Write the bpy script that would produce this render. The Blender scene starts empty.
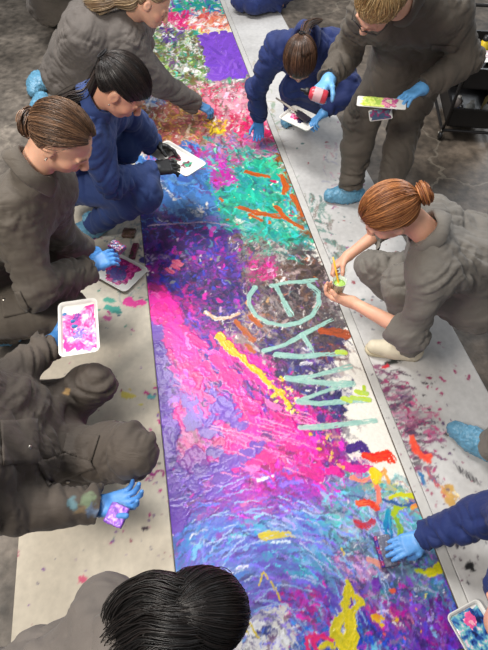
import bpy, math, random
import numpy as np
from mathutils import Vector, Matrix

random.seed(7)
RNG = np.random.default_rng(11)
SC = bpy.context.scene
COL = SC.collection

# ------------------------------------------------------------------ camera
CAM_H = 2.25
FPX = 469.0
PITCH = math.radians(55.0)
cp, sp_ = math.cos(PITCH), math.sin(PITCH)
R_ = np.array([1.0, 0, 0]); F_ = np.array([0, cp, -sp_]); U_ = np.array([0, sp_, cp])

def P(u, v, z=0.0):
    """real place, at height z, of something seen at (u, v) in the photograph"""
    r = F_ + (u - 244) / FPX * R_ + (325 - v) / FPX * U_
    t = (CAM_H - z) / (-r[2])
    return np.array([r[0] * t, r[1] * t, z])

def depth(u, v, z=0.0):
    return (CAM_H - z) / (sp_ - (325 - v) / FPX * cp)

def nrm(v):
    v = np.asarray(v, float)
    return v / (np.linalg.norm(v) + 1e-12)

# ------------------------------------------------------------------ colour
def lin(c):
    out = []
    for x in c[:3]:
        x = x / 255.0
        out.append(x / 12.92 if x <= 0.04045 else ((x + 0.055) / 1.055) ** 2.4)
    return np.array(out)

# ------------------------------------------------------------------ noise
_pr = np.random.default_rng(5).permutation(256); _perm = np.concatenate([_pr, _pr])
_g = np.random.default_rng(6).normal(size=(256, 3)); _g /= np.linalg.norm(_g, axis=1)[:, None]

def pn(p):
    p = np.asarray(p, float); i = np.floor(p).astype(int); f = p - i; i &= 255
    w = f * f * f * (f * (f * 6 - 15) + 10)
    def gr(a, b, c):
        h = _perm[_perm[_perm[(i[..., 0] + a) & 255] + ((i[..., 1] + b) & 255)] + ((i[..., 2] + c) & 255)]
        g = _g[h]
        return g[..., 0] * (f[..., 0] - a) + g[..., 1] * (f[..., 1] - b) + g[..., 2] * (f[..., 2] - c)
    x0 = gr(0, 0, 0) * (1 - w[..., 0]) + gr(1, 0, 0) * w[..., 0]
    x1 = gr(0, 1, 0) * (1 - w[..., 0]) + gr(1, 1, 0) * w[..., 0]
    x2 = gr(0, 0, 1) * (1 - w[..., 0]) + gr(1, 0, 1) * w[..., 0]
    x3 = gr(0, 1, 1) * (1 - w[..., 0]) + gr(1, 1, 1) * w[..., 0]
    y0 = x0 * (1 - w[..., 1]) + x1 * w[..., 1]; y1 = x2 * (1 - w[..., 1]) + x3 * w[..., 1]
    return (y0 * (1 - w[..., 2]) + y1 * w[..., 2]) * 1.6

# ------------------------------------------------------------------ materials
MATS = {}
def new_mat(name):
    m = bpy.data.materials.new(name); m.use_nodes = True
    nt = m.node_tree
    return m, nt, nt.nodes['Principled BSDF']

def mat_plain(name, rgb, rough=0.5, var=0.12, scale=20, bump=0.0, bscale=200, metallic=0, sheen=0, coat=0, attr=False, sss=0, trans=0, detail=4):
    if name in MATS: return MATS[name]
    m, nt, b = new_mat(name)
    N = nt.nodes; L = nt.links
    tc = N.new('ShaderNodeTexCoord')
    nz = N.new('ShaderNodeTexNoise'); nz.inputs['Scale'].default_value = scale; nz.inputs['Detail'].default_value = detail
    L.new(tc.outputs['Object'], nz.inputs['Vector'])
    mr = N.new('ShaderNodeMapRange'); mr.inputs[1].default_value = 0.3; mr.inputs[2].default_value = 0.7
    mr.inputs[3].default_value = 1 - var; mr.inputs[4].default_value = 1 + var
    L.new(nz.outputs['Fac'], mr.inputs[0])
    mx = N.new('ShaderNodeMix'); mx.data_type = 'RGBA'; mx.blend_type = 'MULTIPLY'; mx.inputs[0].default_value = 1
    cmb = N.new('ShaderNodeCombineColor')
    for k in range(3): L.new(mr.outputs[0], cmb.inputs[k])
    L.new(cmb.outputs[0], mx.inputs[7])
    if attr:
        at = N.new('ShaderNodeAttribute'); at.attribute_name = 'Col'; L.new(at.outputs['Color'], mx.inputs[6])
    else:
        mx.inputs[6].default_value = (*lin(rgb), 1)
    L.new(mx.outputs[2], b.inputs['Base Color'])
    b.inputs['Roughness'].default_value = rough; b.inputs['Metallic'].default_value = metallic
    b.inputs['Sheen Weight'].default_value = sheen; b.inputs['Coat Weight'].default_value = coat
    if trans: b.inputs['Transmission Weight'].default_value = trans
    if sss:
        b.inputs['Subsurface Weight'].default_value = sss; b.inputs['Subsurface Radius'].default_value = (0.02, 0.008, 0.004)
        b.inputs['Subsurface Scale'].default_value = 0.3
    if bump:
        n2 = N.new('ShaderNodeTexNoise'); n2.inputs['Scale'].default_value = bscale; n2.inputs['Detail'].default_value = 3
        L.new(tc.outputs['Object'], n2.inputs['Vector'])
        bp = N.new('ShaderNodeBump'); bp.inputs['Strength'].default_value = bump; bp.inputs['Distance'].default_value = 0.004
        L.new(n2.outputs['Fac'], bp.inputs['Height']); L.new(bp.outputs[0], b.inputs['Normal'])
    MATS[name] = m
    return m

def mat_cloth(name, rgb, dirt=None):
    if name in MATS: return MATS[name]
    m, nt, b = new_mat(name); N = nt.nodes; L = nt.links
    tc = N.new('ShaderNodeTexCoord')
    nz = N.new('ShaderNodeTexNoise'); nz.inputs['Scale'].default_value = 7; nz.inputs['Detail'].default_value = 6
    L.new(tc.outputs['Object'], nz.inputs['Vector'])
    cr = N.new('ShaderNodeValToRGB'); c = lin(rgb) * .9
    cr.color_ramp.elements[0].position = .3; cr.color_ramp.elements[0].color = (*(c * .86), 1)
    cr.color_ramp.elements[1].position = .7; cr.color_ramp.elements[1].color = (*(c * 1.14), 1)
    L.new(nz.outputs['Fac'], cr.inputs[0])
    at = N.new('ShaderNodeAttribute'); at.attribute_name = 'Stain'; sm = N.new('ShaderNodeMix'); sm.data_type = 'RGBA'
    L.new(at.outputs['Alpha'], sm.inputs[0]); L.new(cr.outputs[0], sm.inputs[6]); L.new(at.outputs['Color'], sm.inputs[7])
    L.new(sm.outputs[2], b.inputs['Base Color'])
    b.inputs['Roughness'].default_value = .78; b.inputs['Sheen Weight'].default_value = .08; b.inputs['Sheen Roughness'].default_value = .5
    # creases: stretched noise, two scales
    mp = N.new('ShaderNodeMapping'); mp.inputs['Scale'].default_value = (9, 22, 14); mp.inputs['Rotation'].default_value = (.5, .3, .7)
    L.new(tc.outputs['Object'], mp.inputs[0])
    n1 = N.new('ShaderNodeTexNoise'); n1.inputs['Scale'].default_value = 1; n1.inputs['Detail'].default_value = 3; n1.inputs['Distortion'].default_value = .8
    L.new(mp.outputs[0], n1.inputs['Vector'])
    n2 = N.new('ShaderNodeTexNoise'); n2.inputs['Scale'].default_value = 420; n2.inputs['Detail'].default_value = 2
    L.new(tc.outputs['Object'], n2.inputs['Vector'])
    b1 = N.new('ShaderNodeBump'); b1.inputs['Strength'].default_value = .55; b1.inputs['Distance'].default_value = .012
    L.new(n1.outputs['Fac'], b1.inputs['Height'])
    b2 = N.new('ShaderNodeBump'); b2.inputs['Strength'].default_value = .25; b2.inputs['Distance'].default_value = .002
    L.new(n2.outputs['Fac'], b2.inputs['Height']); L.new(b1.outputs[0], b2.inputs['Normal']); L.new(b2.outputs[0], b.inputs['Normal'])
    MATS[name] = m
    return m

# ------------------------------------------------------------------ objects
def mesh_obj(name, V, F, mat, parent=None, col=None, smooth=True, base=None, stain=None):
    V = np.asarray(V, float)
    if parent is not None:
        B = np.array(parent['_b'])
    elif base is not None: B = np.array(base, float)
    else:
        B = np.array([V[:, 0].mean(), V[:, 1].mean(), V[:, 2].min()])
    me = bpy.data.meshes.new(name)
    if isinstance(F, np.ndarray):
        k = F.shape[1]
        me.vertices.add(len(V)); me.vertices.foreach_set('co', (V - B).astype(np.float32).ravel())
        me.loops.add(F.size); me.loops.foreach_set('vertex_index', F.astype(np.int32).ravel())
        me.polygons.add(len(F)); me.polygons.foreach_set('loop_start', np.arange(0, F.size, k, dtype=np.int32))
        me.update(calc_edges=True); me.validate()
    else:
        me.from_pydata((V - B).tolist(), [], [list(f) for f in F]); me.validate(); me.update()
    if smooth: me.polygons.foreach_set('use_smooth', np.ones(len(me.polygons), bool))
    if col is not None:
        a = me.color_attributes.new('Col', 'FLOAT_COLOR', 'POINT')
        cc = np.ones((len(V), 4), np.float32); cc[:, :3] = col
        a.data.foreach_set('color', cc.ravel())
    if mat and 'twill' in mat.name:
        a = me.color_attributes.new('Stain', 'FLOAT_COLOR', 'POINT'); a.data.foreach_set('color', np.zeros(len(V) * 4, np.float32) if stain is None else stain.astype(np.float32).ravel())
    if mat: me.materials.append(mat)
    o = bpy.data.objects.new(name, me); COL.objects.link(o)
    if parent is None: o.location = B
    else: o.parent = parent
    o['_b'] = [float(x) for x in B]
    return o

def empty(name, loc):
    o = bpy.data.objects.new(name, None); COL.objects.link(o); o.location = loc; o['_b'] = [float(x) for x in loc]
    o.empty_display_size = .05
    return o

def tag(o, label=None, cat=None, group=None, kind=None):
    if label: o['label'] = label
    if cat: o['category'] = cat
    if group: o['group'] = group
    if kind: o['kind'] = kind
    return o

def merge(parts):
    Vs, Fs, n = [], [], 0
    for V, F in parts:
        V = np.asarray(V, float); Vs.append(V)
        Fs += [tuple(int(i) + n for i in f) for f in F]; n += len(V)
    return np.concatenate(Vs), Fs

# ------------------------------------------------------------------ signed-distance modelling
class Field:
    def __init__(s, lo, hi, h):
        s.lo = np.array(lo, float); s.h = h
        s.n = np.ceil((np.array(hi) - s.lo) / h).astype(int) + 1
        s.F = np.full(s.n, .3, np.float32)
    def box(s, lo, hi):
        a = np.clip(np.floor((np.array(lo) - s.lo) / s.h).astype(int), 0, s.n - 1)
        b = np.clip(np.ceil((np.array(hi) - s.lo) / s.h).astype(int) + 1, 1, s.n)
        sl = tuple(slice(a[i], b[i]) for i in range(3))
        g = [(s.lo[i] + s.h * np.arange(a[i], b[i])).astype(np.float32).reshape([-1 if j == i else 1 for j in range(3)]) for i in range(3)]
        return sl, g
    def comb(s, sl, d, k, op='+'):
        f = s.F[sl]
        if f.size == 0: return
        if op == '+':
            hh = np.maximum(k - np.abs(f - d), 0) / k
            s.F[sl] = np.minimum(f, d) - hh * hh * k * .25
        else:
            d = -d; hh = np.maximum(k - np.abs(f - d), 0) / k
            s.F[sl] = np.maximum(f, d) + hh * hh * k * .25
    def cone(s, a, b, ra, rb, k=.02, op='+', cut=None):
        a = np.asarray(a, float); b = np.asarray(b, float); m = max(ra, rb) + k + 3 * s.h
        sl, g = s.box(np.minimum(a, b) - m, np.maximum(a, b) + m)
        ba = b - a; L2 = float(ba @ ba) + 1e-9
        q = [g[i] - a[i] for i in range(3)]
        tt = (q[0] * ba[0] + q[1] * ba[1] + q[2] * ba[2]) / L2; t = np.clip(tt, 0, 1)
        d = np.sqrt((q[0] - t * ba[0]) ** 2 + (q[1] - t * ba[1]) ** 2 + (q[2] - t * ba[2]) ** 2) - (ra + (rb - ra) * t)
        if cut is not None: d = np.maximum(d, (tt - 1) * math.sqrt(L2) - cut)
        s.comb(sl, d, k, op)
    def ell(s, c, M, r, k=.02, op='+'):
        c = np.asarray(c, float); r = np.array(r, float); m = r.max() + k + 3 * s.h
        sl, g = s.box(c - m, c + m)
        q = [g[i] - c[i] for i in range(3)]
        l = [(q[0] * M[0, i] + q[1] * M[1, i] + q[2] * M[2, i]) / r[i] for i in range(3)]
        k0 = np.sqrt(l[0] ** 2 + l[1] ** 2 + l[2] ** 2)
        k1 = np.sqrt((l[0] / r[0]) ** 2 + (l[1] / r[1]) ** 2 + (l[2] / r[2]) ** 2) + 1e-6
        s.comb(sl, k0 * (k0 - 1) / k1, k, op)
    def floor_cut(s, z=0.0):
        zz = s.lo[2] + s.h * np.arange(s.n[2])
        s.F = np.maximum(s.F, (z - zz).astype(np.float32)[None, None, :])
    def mesh(s, smooth=1):
        F = s.F; F = F.copy()
        F[0] = F[-1] = .1; F[:, 0] = F[:, -1] = .1; F[:, :, 0] = F[:, :, -1] = .1
        S = F < 0
        c = np.zeros(np.array(F.shape) - 1, np.int8)
        for i in (0, 1):
            for j in (0, 1):
                for k in (0, 1):
                    c += S[i:F.shape[0] - 1 + i, j:F.shape[1] - 1 + j, k:F.shape[2] - 1 + k]
        act = (c > 0) & (c < 8)
        I = np.stack(np.nonzero(act), 1)
        idx = np.full(act.shape, -1, np.int64); idx[act] = np.arange(len(I))
        acc = np.zeros((len(I), 3)); cnt = np.zeros(len(I))
        for ax in range(3):
            o1, o2 = [a for a in range(3) if a != ax]
            for p in (0, 1):
                for q in (0, 1):
                    A = I.copy(); A[:, o1] += p; A[:, o2] += q
                    Bq = A.copy(); Bq[:, ax] += 1
                    fa = F[A[:, 0], A[:, 1], A[:, 2]]; fb = F[Bq[:, 0], Bq[:, 1], Bq[:, 2]]
                    m = (fa < 0) != (fb < 0)
                    t = np.where(m, fa / np.where(m, fa - fb, 1), 0)
                    pos = A.astype(float); pos[:, ax] += t
                    acc[m] += pos[m]; cnt[m] += 1
        V = s.lo + s.h * acc / np.maximum(cnt, 1)[:, None]
        Q = []
        for ax in range(3):
            o1, o2 = [(1, 2), (2, 0), (0, 1)][ax]
            sa = [slice(None)] * 3; sb = [slice(None)] * 3
            sa[ax] = slice(0, -1); sb[ax] = slice(1, None)
            d = S[tuple(sa)] != S[tuple(sb)]
            E = np.stack(np.nonzero(d), 1)
            E = E[(E[:, o1] > 0) & (E[:, o2] > 0) & (E[:, o1] < F.shape[o1] - 1) & (E[:, o2] < F.shape[o2] - 1)]
            if not len(E): continue
            def ci(a, b):
                X = E.copy(); X[:, o1] -= a; X[:, o2] -= b
                return idx[X[:, 0], X[:, 1], X[:, 2]]
            q = np.stack([ci(1, 1), ci(0, 1), ci(0, 0), ci(1, 0)], 1)
            ins = S[E[:, 0], E[:, 1], E[:, 2]]
            q[~ins] = q[~ins][:, ::-1]
            Q.append(q)
        Q = np.concatenate(Q); Q = Q[(Q >= 0).all(1)]
        for _ in range(smooth): V = lap(V, Q, .5)
        return V, Q

def lap(V, Q, w):
    A = np.zeros_like(V); n = np.zeros(len(V))
    for i in range(Q.shape[1]):
        j = (i + 1) % Q.shape[1]
        for k in range(3): A[:, k] += np.bincount(Q[:, i], V[Q[:, j], k], len(V)) + np.bincount(Q[:, j], V[Q[:, i], k], len(V))
        n += np.bincount(Q[:, i], minlength=len(V)) + np.bincount(Q[:, j], minlength=len(V))
    return V * (1 - w) + w * A / np.maximum(n, 1)[:, None]

def vnormals(V, Q):
    n = np.cross(V[Q[:, 2]] - V[Q[:, 0]], V[Q[:, 3]] - V[Q[:, 1]]) if Q.shape[1] == 4 else np.cross(V[Q[:, 1]] - V[Q[:, 0]], V[Q[:, 2]] - V[Q[:, 0]])
    N = np.zeros_like(V)
    for i in range(Q.shape[1]):
        for k in range(3): N[:, k] += np.bincount(Q[:, i], n[:, k], len(V))
    return N / (np.linalg.norm(N, axis=1)[:, None] + 1e-9)

def fold_disp(V, N, bones, seed, amp=1.0):
    """cloth folds running round each limb, strongest by the joints"""
    num = np.zeros(len(V)); den = np.zeros(len(V)); ds = []
    for a, b, ra, rb in bones:
        ba = b - a; L = np.linalg.norm(ba) + 1e-9; t = np.clip(((V - a) @ ba) / L ** 2, 0, 1)
        ds.append((np.linalg.norm(V - a - t[:, None] * ba, axis=1) - (ra + (rb - ra) * t), t))
    dm = np.min([d for d, _ in ds], 0)
    for i, (a, b, ra, rb) in enumerate(bones):
        d, t = ds[i]
        w = np.exp(-(d - dm) / .02); m = w > .02
        if not m.any(): continue
        ax = nrm(b - a); e1 = nrm(np.cross(ax, [.3, .5, .8])); e2 = np.cross(ax, e1)
        q = V[m] - a
        al = q @ ax; x1 = q @ e1; x2 = q @ e2
        wp = pn(V[m] * 4 + seed) * .7
        rs = np.random.default_rng(int(seed * 100) + i); k1, k2 = rs.uniform(-.9, .9, 2)
        wp = pn(V[m] * 3.1 + seed); wq = pn(V[m] * 6.3 + seed + 9)
        L = np.linalg.norm(b - a); e = np.minimum(al, L - al); jf = np.exp(-np.clip(e, 0, 1) ** 2 / .010)
        q1 = al + x1 * k1 + x2 * k2 + wp * .05; q2 = x1 - al * k1 * .5 + wq * .03
        n1 = pn(np.stack([q1 * 12, q2 * 4.2, x2 * 4.2 + seed], 1))
        n2 = pn(np.stack([q1 * 21 + wq, q2 * 6.5 + 7, x2 * 6.5 - seed], 1))
        n3 = pn(np.stack([(al - x1 * k2 * 1.4) * 34, x1 * 11, x2 * 11 + seed * 2], 1))
        g1 = np.exp(-(n1 / .16) ** 2); g2 = np.exp(-(n2 / .15) ** 2)
        lowf = pn(V[m] * 5.5 + seed * 3)
        act = np.clip(.5 + 1.6 * pn(V[m] * 3.7 + seed * 5), 0, 1)
        f = lowf * .009 + n1 * .006 - g1 * (.0048 + .005 * jf) * (.35 + act) - g2 * (.002 + .006 * jf) * act + n3 * (.0012 + .002 * jf) + .002
        num[m] += f * w[m]; den[m] += w[m]
    return V + N * np.clip(num / np.maximum(den, 1e-6) * amp, -.020, .03)[:, None]

def tubes(paths, radii, ns=4):
    """paths (S,K,3), radii (S,K) -> verts, quads"""
    paths = np.asarray(paths, float); radii = np.asarray(radii, float); S, K, _ = paths.shape
    T = np.gradient(paths, axis=1); T /= np.linalg.norm(T, axis=2, keepdims=True) + 1e-9
    ref = np.zeros_like(T); ref[..., 2] = 1; bad = np.abs(T[..., 2]) > .9; ref[bad] = [1, 0, 0]
    ref = np.broadcast_to(ref[:, :1], T.shape) if not bad.any() else ref
    A = np.cross(T, ref); A /= np.linalg.norm(A, axis=2, keepdims=True) + 1e-9
    B = np.cross(T, A)
    an = np.arange(ns) * 2 * np.pi / ns
    V = paths[:, :, None] + radii[:, :, None, None] * (A[:, :, None] * np.cos(an)[None, None, :, None] + B[:, :, None] * np.sin(an)[None, None, :, None])
    ids = np.arange(S * K * ns).reshape(S, K, ns)
    a = ids[:, :-1]; b = ids[:, 1:]
    Q = np.stack([a, np.roll(a, -1, 2), np.roll(b, -1, 2), b], -1).reshape(-1, 4)[:, ::-1]
    return V.reshape(-1, 3), Q

def rod(a, b, r, ns=12, r2=None):
    a = np.asarray(a, float); b = np.asarray(b, float); r2 = r if r2 is None else r2
    d = nrm(b - a); e = nrm(np.cross(d, [.31, .22, .93])); f = np.cross(d, e)
    an = np.arange(ns) * 2 * np.pi / ns; ring = np.cos(an)[:, None] * e + np.sin(an)[:, None] * f
    V = np.concatenate([a + ring * r, b + ring * r2])
    F = [(i, (i + 1) % ns, ns + (i + 1) % ns, ns + i) for i in range(ns)] + [tuple(range(ns))[::-1], tuple(range(ns, 2 * ns))]
    return V, F

def lathe(base, axis, prof, ns=20):
    d = nrm(axis); e = nrm(np.cross(d, [.31, .92, .13])); f = np.cross(d, e)
    an = np.arange(ns) * 2 * np.pi / ns; ring = np.cos(an)[:, None] * e + np.sin(an)[:, None] * f
    V = np.concatenate([np.asarray(base) + d * h + ring * r for r, h in prof]); F = []
    for j in range(len(prof) - 1):
        for i in range(ns):
            F.append((j * ns + i, j * ns + (i + 1) % ns, (j + 1) * ns + (i + 1) % ns, (j + 1) * ns + i))
    F.append(tuple(range(ns))[::-1]); F.append(tuple(range((len(prof) - 1) * ns, len(prof) * ns)))
    return V, F
# ------------------------------------------------------------------ people
SKIN = mat_plain('skin', (214, 160, 135), rough=.5, var=.05, scale=30, attr=True, sss=.12)
HAIR = mat_plain('hair', (80, 50, 30), rough=.42, var=.15, scale=60, attr=True)
HAIR.node_tree.nodes['Principled BSDF'].inputs['Anisotropic'].default_value = .5
GLOVE_BLUE = mat_plain('blue_nitrile', (74, 138, 206), rough=.42, var=.1, scale=30, attr=True, bump=.25, bscale=90)
GLOVE_BLACK = mat_plain('black_nitrile', (26, 26, 28), rough=.4, var=.2, scale=30, bump=.25, bscale=90)
COVER = mat_plain('shoe_cover_film', (96, 150, 180), rough=.4, var=.18, scale=40, bump=.6, bscale=60)
GREY = mat_cloth('grey_twill', (95, 88, 83))
OLIVE = mat_cloth('olive_grey_twill', (86, 78, 69))
GREY2 = mat_cloth('light_grey_twill', (116, 111, 104))
BROWN = mat_cloth('brown_grey_twill', (78, 69, 61))
BLUE = mat_cloth('blue_twill', (38, 62, 118))
NAVY = mat_cloth('navy_twill', (22, 42, 100))
TIE = mat_plain('hair_tie_elastic', (22, 20, 24), rough=.8)
METAL = mat_plain('snap_metal', (190, 185, 175), rough=.3, metallic=1)
CREAM = mat_plain('cream_leather', (214, 204, 180), rough=.6, var=.08, bump=.3)
PIERCE = METAL

def head_frame(look, up):
    y = nrm(look); x = nrm(np.cross(y, up)); z = np.cross(x, y)
    return np.stack([x, y, z], 1)

class Person: pass

def hand_bones(w, d, n, side, curl, spread=.12, s=1.0, thumb=.5):
    d = nrm(d); n = nrm(np.asarray(n) - d * (np.asarray(n) @ d)); l = np.cross(d, n) * side
    pr = []
    if np.isscalar(curl): curl = [curl] * 4
    offs = [.030, .010, -.011, -.030]; Ls = [.074, .083, .077, .060]
    for i in range(4):
        kn = w + s * (d * (.092 - .004 * abs(i - 1)) + l * offs[i])
        pr.append((w + s * (l * offs[i] * .6 + d * .01), kn, .0165 * s, .0135 * s, 'p'))
        a = spread * (1.2 - i * .85); dd = nrm(d * math.cos(a) + l * math.sin(a)); p = kn; ang = curl[i] * .6; r = .0108 * s * (.88 if i == 3 else 1)
        for j, f in enumerate((.46, .30, .24)):
            v = dd * math.cos(ang) + n * math.sin(ang); q = p + v * Ls[i] * f * s
            pr.append((p, q, r, r * .9, 'f')); p = q; r *= .9; ang += curl[i] * (1.0 if j == 0 else .7)
    b = w + s * (d * .02 + l * .022); t1 = b + s * (d * .030 + l * .026 + n * .012)
    pr.append((b, t1, .017 * s, .0135 * s, 'p'))
    v = nrm(d * .75 + l * (.75 - .5 * thumb) + n * thumb); t2 = t1 + v * .034 * s
    v2 = nrm(v + n * .35 * thumb + d * .3 - l * .3 * thumb); t3 = t2 + v2 * .028 * s
    pr += [(t1, t2, .0125 * s, .0115 * s, 'f'), (t2, t3, .0115 * s, .0095 * s, 'f')]
    return pr

def bounds(pr, pad):
    A = np.array([np.minimum(p[0], p[1]) - max(p[2], p[3]) for p in pr]).min(0) - pad
    B = np.array([np.maximum(p[0], p[1]) + max(p[2], p[3]) for p in pr]).max(0) + pad
    return A, B

C0 = np.array([0, -.008, .03])
def hairline(y, style=None):
    return np.interp(y, [-.10, -.05, -.035, -.02, .03, .05, .066, .085], [-.075, -.07, -.045, .030, .036, .052, .078, .092])

def shell_pt(d, rad):
    return C0 + d / np.sqrt(((d / rad) ** 2).sum(-1, keepdims=True))

def hair_shell(H, c, s, T, base, tipcol=None, vol=0.0, n_strands=420, seed=1, mess=.02, th_end=.1, low=0.0, bang=0.0, tube_r=.0011):
    rng = np.random.default_rng(seed)
    T = nrm(T); e1 = nrm(np.cross(T, [0, .1, 1.0])); e2 = np.cross(T, e1)
    rad = np.array([.0835, .1045, .0965]) * (1 + vol)
    NP, NT = 220, 40
    phi = np.arange(NP) * 2 * np.pi / NP
    def dirs(ph, th): return T * np.cos(th)[..., None] + (e1 * np.cos(ph)[..., None] + e2 * np.sin(ph)[..., None]) * np.sin(th)[..., None]
    ths = np.linspace(.05, 3.0, 160)
    D = dirs(np.repeat(phi[:, None], 160, 1), np.repeat(ths[None], NP, 0))
    pts = shell_pt(D, rad)
    ok = pts[..., 2] > hairline(pts[..., 1]) - low - bang * np.clip((pts[..., 1] - .02) / .04, 0, 1)
    thm = np.array([ths[max(2, np.argmin(ok[i]) - 1 if not ok[i].all() else 159)] for i in range(NP)])
    thm = (np.roll(thm, 1) + thm * 2 + np.roll(thm, -1)) / 4
    hw = lambda p: (c + s * (p @ H.T))
    tt = np.linspace(0, 1, NT)
    TH = thm[:, None] * (1 - tt[None]) ** 1.0 + .02 * tt
    PH = np.repeat(phi[:, None], NT, 1)
    g = pn(np.stack([np.cos(PH) * 9, np.sin(PH) * 9, TH * .8 + seed], -1)) * .0016 + pn(np.stack([np.cos(PH) * 28, np.sin(PH) * 28, TH * 1.2 + seed], -1)) * .0007
    D = dirs(PH, TH); Pp = shell_pt(D, rad) + D * g[..., None] * np.minimum(1, TH[..., None] * 2)
    Pp[:, 0] -= D[:, 0] * .012; Pp[:, 1] -= D[:, 1] * .004
    V = hw(Pp.reshape(-1, 3)); ids = np.arange(NP * NT).reshape(NP, NT); a = ids; b = np.roll(ids, -1, 0)
    Q = np.stack([a[:, :-1], a[:, 1:], b[:, 1:], b[:, :-1]], -1).reshape(-1, 4)
    cb = lin(base); ct = lin(tipcol if tipcol else base)
    colv = (.75 + .55 * (g.reshape(-1) / .0024 + .5).clip(0, 1))[:, None] * (cb * .6 + ct * .1)
    # strands
    ph = rng.random(n_strands) * 2 * np.pi; th0 = np.interp(ph, np.append(phi, 2 * np.pi), np.append(thm, thm[0]))
    K = 11; k = np.linspace(0, 1, K)
    st = rng.uniform(.45, 1.0, n_strands) ** .5
    THs = (th0 * st)[:, None] * (1 - k[None]) + th_end * k[None]
    PHs = ph[:, None] + rng.normal(0, mess, (n_strands, 1)) + rng.normal(0, mess * 2.2, (n_strands, 1)) * np.sin(k * 3.1)[None]
    Ds = dirs(PHs, THs)
    Pt = shell_pt(Ds, rad) + Ds * (rng.uniform(-.0005, .0028, (n_strands, 1)) + rng.normal(0, mess * .05, (n_strands, 1)) * np.sin(k * 3.1)[None])[..., None]
    rr = tube_r * rng.uniform(.6, 1.3, (n_strands, 1)) * np.clip(np.minimum(k * 8 + .15, 1), 0, 1)[None]
    V2, Q2 = tubes(hw(Pt.reshape(-1, 3)).reshape(n_strands, K, 3), rr * s, 3)
    mix = rng.random(n_strands) ** 1.6
    sc = (cb[None] * (1 - mix[:, None]) + ct[None] * mix[:, None]) * rng.uniform(.75, 1.15, (n_strands, 1))
    return (V, Q, colv), (V2, Q2, np.repeat(sc, K * 3, 0)), hw, (rad, e1, e2)

def join_cols(L):
    Vs, Qs, Cs, n = [], [], [], 0
    for V, Q, Cc in L:
        Vs.append(V); Qs.append(np.asarray(Q) + n); Cs.append(np.broadcast_to(Cc, V.shape)); n += len(V)
    return np.concatenate(Vs), np.concatenate(Qs), np.concatenate(Cs)

def tri2quad(Q): return Q

def bun(center, axis, R, r, base, tip, seed, n=70, dark=.7):
    rng = np.random.default_rng(seed); A = nrm(axis); e1 = nrm(np.cross(A, [.2, .9, .4])); e2 = np.cross(A, e1)
    K = 18; t = np.linspace(0, 2 * np.pi * .9, K)
    paths = []; rad = []
    for i in range(n):
        a0 = rng.random() * 6.28; u = rng.random() * 6.28; q = rng.uniform(.75, 1.0)
        mr = R + r * q * math.cos(u); hh = r * q * math.sin(u)
        tilt = rng.normal(0, .18)
        p = center + (e1 * np.cos(t + a0)[:, None] + e2 * np.sin(t + a0)[:, None]) * (mr * (1 + .12 * np.sin(t * 1.0 + a0 * 2)))[:, None] + A * (hh + tilt * R * np.sin(t + a0 * 1.7))[:, None]
        paths.append(p); rad.append(np.full(K, rng.uniform(.0018, .0036)))
    V, Q = tubes(np.array(paths), np.array(rad), 4)
    mix = rng.random(n) ** 1.5
    sc = (lin(base)[None] * (1 - mix[:, None]) + lin(tip)[None] * mix[:, None]) * rng.uniform(.7, 1.2, (n, 1))
    f = Field(center - R - r - .03, center + R + r + .03, .006)
    m = np.stack([e1, e2, A], 1); f.ell(center, m, [R + r * .8, R + r * .8, r * .85], .005)
    Vc, Qc = f.mesh()
    return [(V, Q, np.repeat(sc, K * 4, 0)), (Vc, Qc, lin(base) * dark)]

def bundle(ctrl, r0, r1, base, tip, seed, n=90, K=22, fly=.15, tr=.0022, taper=True, wo=.25):
    rng = np.random.default_rng(seed); ctrl = np.array(ctrl, float); m = len(ctrl)
    tt = np.linspace(0, m - 1, K)
    def cr(t):
        i = int(min(t, m - 2 + .999)); i = min(i, m - 2); f = t - i
        p0 = ctrl[max(i - 1, 0)]; p1 = ctrl[i]; p2 = ctrl[i + 1]; p3 = ctrl[min(i + 2, m - 1)]
        return .5 * ((2 * p1) + (-p0 + p2) * f + (2 * p0 - 5 * p1 + 4 * p2 - p3) * f * f + (-p0 + 3 * p1 - 3 * p2 + p3) * f ** 3)
    cen = np.array([cr(t) for t in tt]); T = np.gradient(cen, axis=0); T /= np.linalg.norm(T, axis=1)[:, None]
    A = np.cross(T, [.1, .2, 1.0]); A /= np.linalg.norm(A, axis=1)[:, None]; B = np.cross(T, A)
    s = np.linspace(0, 1, K); env = r0 + (r1 - r0) * s
    if taper: env = env * (1 - .75 * np.clip((s - .75) / .25, 0, 1))
    an = rng.random(n) * 6.28; q = np.sqrt(rng.random(n)); q = np.where(rng.random(n) < fly, q * 1.5, q)
    tw = rng.normal(0, .6, n)
    aa = an[:, None] + tw[:, None] * s[None]; wob = 1 + wo * np.sin(s[None] * rng.uniform(3, 9, (n, 1)) + an[:, None])
    paths = cen[None] + (A[None] * np.cos(aa)[..., None] + B[None] * np.sin(aa)[..., None]) * (env[None] * q[:, None] * wob)[..., None]
    rad = tr * rng.uniform(.6, 1.4, (n, 1)) * (1 - .7 * s[None] ** 3)
    V, Q = tubes(paths, rad, 4); mix = rng.random(n) ** 1.8
    sc = (lin(base)[None] * (1 - mix[:, None]) + lin(tip)[None] * mix[:, None]) * rng.uniform(.7, 1.25, (n, 1))
    core = tubes(cen[None], (env * .72)[None], 12)
    return [(V, Q, np.repeat(sc, K * 4, 0)), (core[0], core[1], lin(base) * .8)]

def quadify(Q): return Q

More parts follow.
